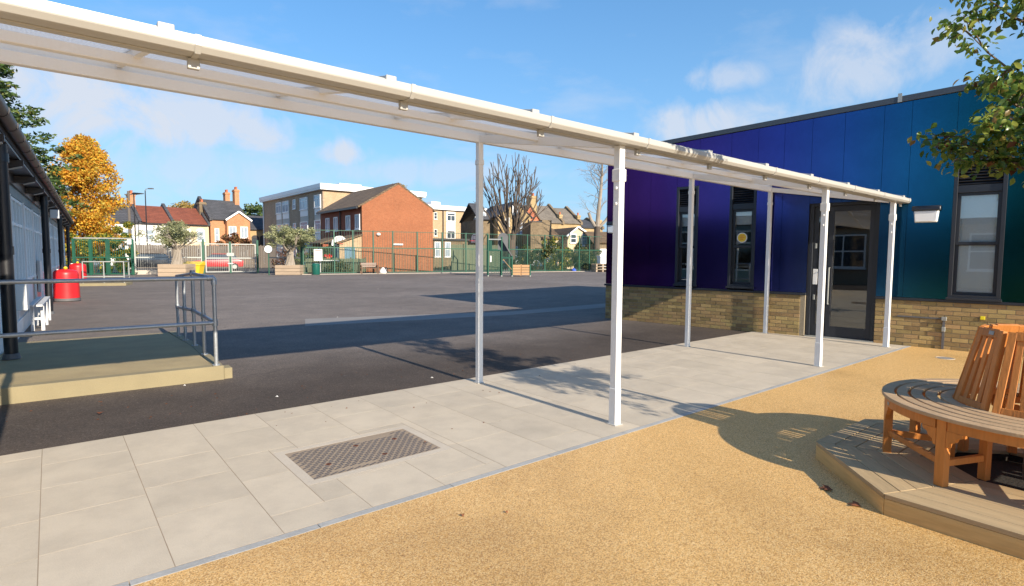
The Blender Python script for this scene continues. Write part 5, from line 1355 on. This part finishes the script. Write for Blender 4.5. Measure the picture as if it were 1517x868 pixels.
p = base(285, 41.0); t = thing('grit_bin', 'bright yellow grit bin with a sloping lid beside the left olive planter', 'bin', (*p, 0), 6)
m = MB(); m.add([(-.52, -.36, 0), (.52, -.36, 0), (.52, .36, 0), (-.52, .36, 0), (-.62, -.44, .62), (.62, -.44, .62), (.62, .44, .62), (-.62, .44, .62)], [(0, 3, 2, 1), (4, 5, 6, 7), (0, 1, 5, 4), (1, 2, 6, 5), (2, 3, 7, 6), (3, 0, 4, 7)]); part('body', m, 'yellow_plastic', t, .02)
m = MB(); m.prism_x([(-.48, .62), (.47, .62), (.47, .88), (.30, .92), (-.48, .70)], -.65, .65); part('lid', m, 'yellow_plastic', t, .02); part('handle', MB().box(-.15, .15, -.53, -.49, .60, .66), 'yellow_plastic', t)

p = base(397, 39.3); t = thing('playground_clock', 'round white clock on a short post between the gate and right olive tree', 'clock', (*p, 0), 10)
part('post', MB().tube([(0, .05, 0), (0, .05, 1.6)], .04, 8), 'green_metal', t); zc_ = at(397, 369, 39.3).z
part('face', MB().tube([(0, -.02, zc_), (0, .06, zc_)], .27, 24), 'white_paint', t); 
part('rim', MB().tube([(.28 * math.cos(i * .2618), -.02, zc_ + .28 * math.sin(i * .2618)) for i in range(25)], .02, 6), 'black_metal', t)
hd = MB(); hd.beam((0, -.03, zc_), (.08, -.03, zc_ + .12), .02, .03, (0, 1, 0)); hd.beam((0, -.035, zc_), (-.06, -.035, zc_ - .2), .02, .025, (0, 1, 0)); part('hands', hd, 'black_ink', t, kind='stuff')
tk = MB()
for i in range(12): c_, s_ = math.cos(i * math.pi / 6), math.sin(i * math.pi / 6); tk.beam((.20 * c_, -.026, zc_ + .20 * s_), (.245 * c_, -.026, zc_ + .245 * s_), .008, .02, (0, 1, 0))
part('hour_marks', tk, 'black_ink', t, kind='stuff')

p = base(467, 41.2); t = thing('litter_bin', 'dark green round litter bin at the foot of the court fence under the white sign', 'bin', (*p, 0), 0)
part('body', MB().tube_z(0, 0, [(.26, 0), (.29, .05), (.29, .62), (.31, .63), (.31, .70), (.27, .73)], 20), 'green_plastic', t); part('lid', MB().tube_z(0, 0, [(.28, .73), (.24, .80), (.1, .85)], 20), 'green_plastic', t)
p = at(471, 378, 41.75); t = thing('notice_sign', 'white notice board with red heading fixed to the court fence above the green bin', 'sign', (p.x, p.y, p.z - .42), fan)
part('board', MB().box(-.30, .30, -.08, -.05, 0, .86), 'white_paint', t, .01)
m = MB(); m.box(-.22, .22, -.086, -.081, .72, .79)
part('heading', m, 'print_ink', t)
m = MB()
for i in range(8): m.box(-.22, .22 - .05 * (i % 3), -.085, -.081, .62 - i * .065, .635 - i * .065)
part('print_lines', m, 'grey_plastic', t, kind='stuff')

p = base(546, 43.4); t = thing('park_bench', 'brown wooden bench against the court fence in front of the red gable', 'bench', (*p, 0), fan)
for i, yy in enumerate((-.32, -.19, -.06)): part('seat_slat', MB().box(-.62, .62, yy, yy + .10, .41, .45), 'bench_brown', t)
for i, zz in enumerate((.52, .64, .76)): part('back_slat', MB().box(-.58, .58, .08, .11, zz, zz + .09), 'grey_slat', t)
for s in (-.62, .62):
    part('arm', MB().box(s - .04, s + .04, -.36, .10, .60, .66), 'bench_brown', t)
    for yy in (-.32, .08): part('leg', MB().box(s - .035, s + .035, yy - .035, yy + .035, 0, .60 if yy < 0 else .85), 'bench_brown', t)
p = base(567, 43.9); t = thing('bag', 'small white and black bag lying by the fence right of the brown bench', 'bag', (*p, 0), 20)
part('sack', MB().tube_z(0, 0, [(.20, 0), (.30, .10), (.26, .28), (.12, .42), (.06, .48)], 12), 'white_paint', t); part('strap', MB().tube_z(.20, -.02, [(.08, .02), (.15, .15), (.15, .38), (.07, .5)], 10), 'black_metal', t)

def hoop(px, py, Y, label, deg):
    p = at(px, py, Y); t = thing('basketball_hoop', label, 'basketball hoop', (p.x, p.y, 0), deg, 'basketball hoops behind the court fence'); z = p.z
    part('pole', MB().tube([(0, .5, 0), (0, .5, z - .4), (0, .1, z)], .06, 8), 'galvanised', t)
    n = 10; pts = [(.62 * math.cos(math.pi * i / n), z - .2 + .62 * math.sin(math.pi * i / n)) for i in range(n + 1)]
    part('backboard', MB().prism_y([(.62, z - .38)] + pts + [(-.62, z - .38)], .0, .05), 'white_paint', t)
    fr_ = MB()
    for bx in ((-.26, .26, .24, .29), (-.26, .26, -.15, -.10), (-.26, -.21, -.10, .24), (.21, .26, -.10, .24)): fr_.box(bx[0], bx[1], -.012, -.001, z + bx[2], z + bx[3])
    n = 14; part('target_square', fr_, 'black_ink', t); part('rim', MB().tube([(.23 * math.cos(i * 2 * math.pi / n), -.28 + .23 * math.sin(i * 2 * math.pi / n), z - .22) for i in range(n + 1)], .02, 6), 'red_plastic', t)
    return t
hoop(503, 357, 46.2, 'white fan shaped basketball backboard in front of the porch of the brick house', 28); hoop(703, 353, 50.5, 'basketball backboard with a red rim beside the white canopy post', -55)

# play tower
pt = at(722, 409, 39.8); t = thing('climbing_frame', 'green metal climbing frame with a net ramp and pine slatted panel on the playground', 'climbing frame', (pt.x, pt.y, 0), 4)
sx2 = lambda px: (px - 722) * 39.8 / 833
zz2 = lambda py: CAMH + (376 - py) * 39.8 / 833
for px, y_, zt in ((723, 0, 348), (743, 0, 351), (723, 1.2, 348), (743, 1.2, 346), (758.5, 0, 379), (785.5, 0, 391), (758.5, .9, 379)):
    part('post', MB().tube([(sx2(px), y_, 0), (sx2(px), y_, zz2(zt))], .06, 10), 'green_metal', t)
    part('foot', MB().tube([(sx2(px), y_, 0), (sx2(px), y_, .08)], .065, 8), 'galvanised', t)
part('deck', MB().box(sx2(722), sx2(744), -.05, 1.3, zz2(372), zz2(370)), 'green_dark', t)
part('top_rail', MB().tube([(sx2(723), 0, zz2(355)), (sx2(743), 0, zz2(355))], .05, 8), 'galvanised', t)
part('side_panel', MB().box(sx2(723), sx2(729), .02, .06, zz2(370), zz2(356)), 'green_dark', t)
n = 10; c_ = sx2(745.5); r_ = .36
part('arch_panel', MB().prism_y([(c_ + r_ * math.cos(math.pi * i / n), zz2(352) + r_ * math.sin(math.pi * i / n)) for i in range(n + 1)] + [(c_ - r_, zz2(372)), (c_ + r_, zz2(372))], .50, .56), 'grey_plastic', t)
m = MB(); m.slab((sx2(744), .1, zz2(353)), (sx2(760), .1, zz2(380)), (sx2(760), .9, zz2(380)), (sx2(744), .9, zz2(353)), .08); part('ramp', m, 'grey_plastic', t)
part('step', MB().box(sx2(743.5), sx2(758.5), -.05, .95, zz2(383), zz2(380.5)), 'green_dark', t)
for i in range(5):
    x_ = sx2(745) + i * .13; m = MB(); m.beam((x_, -.02, .06 + .0 * i), (x_ + .14, -.02, .55), .03, .05, (0, 1, 0)); part('chevron', m, 'grey_plastic', t)
m = MB(); m.beam((sx2(745), -.05, zz2(384)), (sx2(758), -.05, .5), .03, .07, (0, 1, 0)); part('brace', m, 'pine_slat', t)
for i in range(12):
    m = MB(); x_ = sx2(726.5); wd_ = sx2(741) - x_; z_ = .12 + i * .13; m.beam((x_, -.01, z_), (x_ + wd_, -.01, z_ + .28), .015, .03, (0, 1, 0)); part('trellis_bar', m, 'green_metal', t)
    m = MB(); m.beam((x_, .01, z_ + .28), (x_ + wd_, .01, z_), .015, .03, (0, 1, 0)); part('trellis_bar', m, 'green_metal', t)
part('notice', MB().box(sx2(726), sx2(728), -.06, -.03, zz2(388), zz2(379)), 'white_paint', t)
for i in range(4):
    for a, b in ((759.8, 771.5), (772.5, 784.5)): part('slat', MB().box(sx2(a), sx2(b), -.03, .02, .10 + i * .19, .26 + i * .19), 'pine_slat', t)
part('slat_post', MB().box(sx2(771.2), sx2(772.8), .021, .08, .05, .86), 'pine_slat', t)

p = base(891, 52); t = thing('pallet', 'low stack of pale wooden pallets by the corner of the clad building', 'pallet', (*p, 0), 15)
for k in range(3):
    for yy in (-.5, -.2, .1, .4): part('top_board', MB().box(-.7, .7, yy, yy + .2, k * .26 + .18, k * .26 + .22), 'sleeper', t)
    for xx in (-.62, 0, .62): part('block', MB().box(xx - .07, xx + .07, -.48, .58, k * .26 + .0 + (.0 if k == 0 else .0), k * .26 + .179), 'sleeper', t)
t = thing('storage_box', 'white plastic storage box standing on the pallets by the clad building', 'box', (p[0] + .25, p[1], .74), 15)
part('body', MB().box(-.5, .5, -.4, .4, 0, .62), 'white_paint', t, .03); part('lid', MB().box(-.54, .54, -.44, .44, .62, .72), 'white_paint', t, .02)
p = G(850, 402); t = thing('carrier_bag', 'small blue carrier bag lying on the tarmac near the bramble hedge', 'bag', (p.x, p.y, 0), 0)
part('bag', MB().tube_z(0, 0, [(.20, 0), (.24, .12), (.14, .24), (.05, .27)], 9), 'sky_blue_bag', t); part('handles', MB().tube([(-.08, 0, .25), (0, 0, .36), (.08, 0, .25)], .015, 6), 'sky_blue_bag', t)

# ================================================================ CARS, POLES
def car(name, label, x, y, deg, mat):
    t = thing(name, label, 'car', (x, y, 0), deg, 'cars parked beyond the fences')
    prof = [(-2.0, .32), (-2.05, .62), (-1.95, .82), (-1.2, .92), (-.6, .93), (1.6, .95), (1.98, .85), (2.02, .45), (1.95, .30)]
    part('body', MB().prism_y([(a, b) for a, b in prof][::-1], -.85, .85), mat, t, .06, seg=2)
    m = MB(); lo = [(-1.25, -.80), (1.75, -.80), (1.75, .80), (-1.25, .80)]; hi = [(-.45, -.62), (1.25, -.62), (1.25, .62), (-.45, .62)]
    m.add([(x_, y_, .90) for x_, y_ in lo] + [(x_, y_, 1.42) for x_, y_ in hi], [(0, 3, 2, 1), (4, 5, 6, 7), (0, 1, 5, 4), (1, 2, 6, 5), (2, 3, 7, 6), (3, 0, 4, 7)]); part('cabin', m, 'far_glass', t, .04)
    part('roof', MB().box(-.5, 1.3, -.64, .64, 1.41, 1.47), mat, t, .025)
    for s in (-1, 1):
        for x_ in (-1.25, 1.3):
            w = part('wheel', MB().tube([(x_, s * .68, .31), (x_, s * .88, .31)], .31, 18), 'rubber', t); part('rim', MB().tube([(x_, s * .87, .31), (x_, s * .895, .31)], .19, 12), 'galvanised', w)
        part('headlight', MB().box(-2.06, -1.98, s * .6 - .17, s * .6 + .17, .60, .74), 'panel_pale', t, .01); part('tail_light', MB().box(1.97, 2.03, s * .65 - .12, s * .65 + .12, .62, .84), 'red_plastic', t, .01)
    part('number_plate', MB().box(-2.08, -2.04, -.26, .26, .42, .53), 'white_paint', t)
    return t
p = base(218, 47.5); car('parked_car', 'dark parked car seen through the pale mesh fence at the left', p[0], p[1], 25, 'car_dark')
p = base(322, 50.5); car('parked_car', 'red parked car low behind the left leaf of the school gate', p[0], p[1], 28, 'car_red')
p = base(763, 60); car('parked_car', 'silver parked car behind the court fence right of the climbing frame', p[0], p[1], 10, 'car_silver')
p = base(797, 60.5); car('parked_car', 'dark blue parked car behind the court fence next to the bramble hedge', p[0], p[1], 14, 'car_blue')

def lamp(px, py, Y, label, arm):
    p = at(px, py, Y); t = thing('street_lamp', label, 'street lamp', (p.x, p.y, 0), 0, 'street lamps beyond the gates')
    part('pole', MB().tube([(0, 0, 0), (0, 0, 1.2), (0, 0, 1.25), (0, 0, p.z)], [.11, .11, .07, .05], 8), 'black_metal', t)
    if arm: part('lantern', MB().prism_y([(-.15, p.z), (.1, p.z + .12), (.95, p.z + .06), (.95, p.z), (.1, p.z - .1)], -.18, .18), 'black_metal', t)
    else:
        part('arm', MB().tube([(0, 0, p.z - .1), (.1, 0, p.z + .15), (.45, 0, p.z + .2)], .04, 6), 'steel', t); part('lantern', MB().box(.35, .9, -.12, .12, p.z + .14, p.z + .26), 'grey_plastic', t, .03)
lamp(198, 287, 58, 'black street lamp with a flat pointed lantern left of the taller lamp', True); lamp(215, 282, 62, 'slim tall street lamp with a small hooked head', False)
p = at(190, 283, 60); t = thing('telegraph_pole', 'plain wooden telegraph pole beside the autumn tree', 'pole', (p.x, p.y, 0)); part('pole', MB().tube([(0, 0, 0), (0, 0, p.z)], [.17, .12], 8), 'fence_timber', t); part('crossbar', MB().box(-.4, .4, -.05, .05, p.z - .4, p.z - .3), 'fence_timber', t)

# ================================================================ FAR TREES AND SHRUBS
def crown_tree(name, label, x, y, clumps, spread, n, size, mat, trunk_h, tr_r, flat=.2, asp=.6, bark='bark_dark', group=None, limbs=8):
    t = thing(name, label, 'tree', (x, y, 0), 0, group)
    m = MB(); m.tube([(0, 0, -.05), (.05, 0, trunk_h * .4), (-.05, .05, trunk_h * .8), (0, 0, trunk_h)], [tr_r, tr_r * .85, tr_r * .55, tr_r * .12], 9); part('trunk', m, bark, t)
    lm = MB()
    for i in range(limbs):
        c = clumps[(i * 7) % len(clumps)]; z0 = min(trunk_h * (.3 + .5 * i / limbs), c[2] * .9); lm.tube([(0, 0, z0), (c[0] * .5, c[1] * .5, (z0 + c[2]) / 2 + .1), c], [tr_r * .4, tr_r * .25, .02], 5)
    part('limbs', lm, bark, t)
    v, f = leaf_quads(blob_points(n, clumps, spread), size, flat, asp); link('crown', rawmesh('crown', v, f, mat), t); return t
def ell(n, rx, ry, z0, z1, seed, shape=lambda t: 1.0, surf=.45):
    r4 = random.Random(seed); out = []
    while len(out) < n:
        t = r4.random(); k = shape(t); a = r4.uniform(0, 2 * math.pi); q = r4.random() ** surf
        out.append((rx * k * q * math.cos(a), ry * k * q * math.sin(a), z0 + (z1 - z0) * t))
    return out
p = base(128, 43)
crown_tree('autumn_tree', 'tall rounded autumn tree in orange and gold leaf beyond the classroom block', p[0], p[1], ell(190, 2.35, 2.35, 1.3, 9.9, 4, lambda t: (math.sin(math.pi * min(1, (t * .80 + .20) ** 1.05)) ** .62) * (1 if t < .8 else 1.02)), (.66, .66, .60), 38000, .092, 'leaf_autumn', 8.5, .22, limbs=16)
# dark cedar with level sprays
r5 = random.Random(9); cl = []
for i in range(38):
    z = 4.0 + 12.0 * i / 38; reach = 5.6 * (1 - (i / 42.0) ** 1.3) + .8
    for k in range(8):
        a = r5.uniform(0, 6.28); L = reach * r5.uniform(.6, 1.1)
        for s in range(5): q = (s + 1) / 5; cl.append((math.cos(a) * L * q, math.sin(a) * L * q, z + .55 * q * q * r5.uniform(.2, 1.3) + r5.gauss(0, .12)))
p = base(-70, 34)
crown_tree('cedar_tree', 'dark green cedar tree with level sprays above the classroom roof', p[0], p[1], cl, (.55, .55, .24), 52000, .17, 'leaf_conifer', 15.5, .38, .55, .4, limbs=26)
p = base(275, 105); crown_tree('garden_tree', 'pale golden tree showing above the red terrace roofs', p[0], p[1], ell(40, 4.6, 4.6, 5.5, 10.3, 2, lambda t: math.sin(math.pi * (t * .8 + .2)) ** .5), (1, 1, .8), 2600, .24, 'leaf_gold', 8, .3)
p = base(378, 100); crown_tree('garden_tree', 'green leafy tree behind the slate roofed orange brick house', p[0], p[1], ell(40, 4.2, 4.2, 4.5, 9.7, 3, lambda t: math.sin(math.pi * (t * .8 + .2)) ** .5), (1, 1, .8), 2600, .24, 'leaf_far', 8, .3)
p = base(590, 92); crown_tree('garden_tree', 'pale treetop just showing above the red brick house ridge', p[0], p[1], ell(24, 4.2, 3, 6.5, 12.6, 13, lambda t: 1 - t * .6), (.9, .9, .6), 1200, .2, 'leaf_gold', 11, .3)
p = base(345, 63); crown_tree('acer_shrub', 'rust coloured shrubby tree in front of the orange brick house', p[0], p[1], ell(30, 2.0, 1.6, 1.6, 3.6, 6, lambda t: math.sin(math.pi * (t * .7 + .3)) ** .5), (.4, .4, .25), 1800, .13, 'leaf_rusty', 3, .12)

def shrub(name, label, x, y, rx, ry, h, mat, n, size, seed, cat='shrub', group=None, stems=7):
    t = thing(name, label, cat, (x, y, 0), 0, group); r6 = random.Random(seed); m = MB()
    for i in range(stems): a = r6.uniform(0, 6.28); m.tube([(r6.uniform(-.3, .3) * rx, r6.uniform(-.3, .3) * ry, 0), (math.cos(a) * rx * .5, math.sin(a) * ry * .5, h * .8)], [.03, .012], 4)
    part('stems', m, 'twig', t)
    cl = [(r6.uniform(-1, 1) * rx, r6.uniform(-1, 1) * ry, h * r6.random() ** .8 * r6.uniform(.55, 1)) for _ in range(34)]
    v, f = leaf_quads(blob_points(n, cl, (.34, .34, .3)), size, .1, .5); link('foliage', rawmesh('foliage', v, f, mat), t); return t
p = base(150, 40.5); shrub('hedge', 'clipped autumn hedge of green and yellow leaves behind the green enclosure', p[0], p[1], 2.3, .7, 3.6, 'leaf_hedge', 9000, .09, 31, 'hedge')
for px, Y, rx, h_, mat, n_, lab in ((800, 52.0, 1.4, 2.7, 'leaf_bramble', 3400, 'loose twiggy bramble bush behind the fence right of the climbing frame'), (826, 54.0, 1.3, 3.4, 'leaf_hedge', 3200, 'tall yellowing bush standing above the bramble hedge'),
                           (851, 55.0, 1.7, 2.7, 'leaf_bramble', 4200, 'dark bramble bush behind the last bays of the court fence'), (872, 56.0, 1.0, 2.6, 'leaf_bramble', 2800, 'dark bush at the right end of the court fence by the pale bare tree'),
                           (776, 52.5, 1.0, 1.7, 'leaf_bramble', 1600, 'low sparse bush behind the slatted panel of the climbing frame')):
    p = base(px, Y); shrub('bramble_bush', lab, p[0], p[1], rx, .7, h_, mat, n_, .10, int(px), group='bushes behind the court fence')
for px, Y, rx, h_, mat, lab in ((464, 46.0, 1.3, 2.6, 'leaf_far', 'leafy green garden shrub behind the white notice sign'), (487, 48.0, 1.0, 2.0, 'leaf_bramble', 'dark garden shrub by the porch of the brick house'), (430, 47.0, 1.2, 2.2, 'leaf_rusty', 'reddish shrub behind the right olive tree'),
                           (506, 44.9, .9, .9, 'leaf_bramble', 'low potted planting in front of the blue porch door')):
    p = base(px, Y); shrub('garden_shrub', lab, p[0], p[1], rx, .6, h_, mat, 1500, .09, int(px) + 1, group='garden shrubs beyond the fence')
p = base(487, 45.2); t = thing('garden_table', 'white topped garden table with red flowers beyond the court fence', 'table', (*p, 0), 20)
part('top', MB().box(-.8, .8, -.4, .4, .95, 1.0), 'white_paint', t)
for xx in (-.7, .7): part('leg', MB().box(xx - .05, xx + .05, -.3, .3, 0, .95), 'panel_pale', t)
t = thing('flower_pot', 'terracotta pot of red flowers on the white garden table', 'flower pot', (p[0] - .1, p[1], 1.0)); part('pot', MB().tube_z(0, 0, [(.14, 0), (.2, .28)], 12), 'terracotta', t)
v, f = leaf_quads(blob_points(160, [(-.15, 0, .35), (.1, 0, .38), (.25, 0, .33)], (.16, .12, .1)), .06); link('flowers', rawmesh('flowers', v, f, 'red_plastic'), t)

# pollarded plane tree and pale bare tree
random.seed(12)
p = base(757, 58); t = thing('pollarded_tree', 'large bare pollarded tree with upswept branches behind the climbing frame', 'tree', (p[0], p[1], 0))
m = MB(); m.tube([(0, 0, -.1), (.05, 0, 1.5), (0, 0, 3.0)], [.50, .42, .46], 12); part('trunk', m, 'bark_dark', t)
m = MB()
m.tube([(-.1, 0, 2.7), (-.40, .1, 3.9), (-.6, .1, 5.0)], [.32, .25, .17], 9); m.tube([(.15, 0, 2.7), (.32, -.05, 4.0), (.42, 0, 5.2)], [.33, .26, .18], 9)
def bez(a, b, c, n): return [a * (1 - t) ** 2 + b * 2 * t * (1 - t) + c * t * t for t in [i / n for i in range(n + 1)]]
for i in range(28):                                      # upswept limbs that fan out to a rounded head
    ph = i * 2.399; q = math.sqrt((i + .5) / 28); rr_ = 3.6 * q
    tip = Vector((rr_ * math.cos(ph), rr_ * math.sin(ph) * .9, 4.9 + 7.2 * math.sqrt(max(0, 1 - (q * .97) ** 2)) + random.uniform(-.5, .3)))
    sx_ = -.5 if tip.x < -.1 else .38; st_ = Vector((sx_ * random.uniform(.5, 1.1), 0, random.uniform(2.9, 4.6)))
    mid = Vector((tip.x * .80 + sx_ * .2, tip.y * .80, st_.z + (tip.z - st_.z) * .36))
    pts = bez(st_, mid, tip, 7); pts = [pts[0]] + [p_ + Vector((random.gauss(0, .07), random.gauss(0, .07), random.gauss(0, .05))) for p_ in pts[1:]]
    m.tube(pts, [.105 - .078 * k / 7 for k in range(8)], 6)
    for k in (3, 4, 5, 5, 6):
        e = (pts[k + 1] - pts[k]).normalized() + Vector((random.gauss(0, .45), random.gauss(0, .45), .25)); L = random.uniform(.9, 1.7) * (1 - .06 * k)
        a_ = pts[k]; b_2 = a_ + e * L * .5 + Vector((random.gauss(0, .08), random.gauss(0, .08), .05)); c_ = b_2 + (e + Vector((0, 0, .3))) * L * .5
        m.tube([a_, b_2, c_], [.044, .034, .02], 5)
        if random.random() < .8: m.tube([b_2, b_2 + (e + Vector((random.gauss(0, .5), random.gauss(0, .5), .3))) * L * .45], [.034, .018], 4)
part('branches', m, 'bark_dark', t)
random.seed(5)
p = base(884, 57); t = thing('bare_tree', 'slender pale bare tree with a lopped limb beside the clad building', 'tree', (p[0], p[1], 0))
m = MB(); m.tube([(0, 0, -.1), (.0, 0, 3.0), (.05, 0, 4.4)], [.38, .30, .32], 12); part('trunk', m, 'bark_dark', t)
m = MB(); m.tube([(.05, 0, 4.3), (.15, 0, 6.0), (.35, .05, 8.0), (.45, 0, 10.0), (.4, 0, 12.3)], [.24, .20, .16, .10, .02], 8); m.tube([(-.05, 0, 4.2), (-.6, 0, 5.1), (-.85, 0, 5.8)], [.18, .16, .14], 8); m.tube([(.1, 0, 4.2), (.9, .1, 5.0), (1.6, .1, 6.2), (1.9, 0, 7.6)], [.17, .14, .10, .03], 7)
part('limbs', m, 'bark_pale', t)
m = MB()
for i in range(40):
    z = random.uniform(5.2, 11.8); a = random.uniform(0, 6.28); branch_tree(m, (.12 + .05 * (z - 5), 0, z), (math.cos(a), math.sin(a), random.uniform(.2, 1.1)), random.uniform(.6, 1.7), .034, 3, .6, .08, .72, 5, (2, 3), .66)
part('twigs', m, 'bark_pale', t)
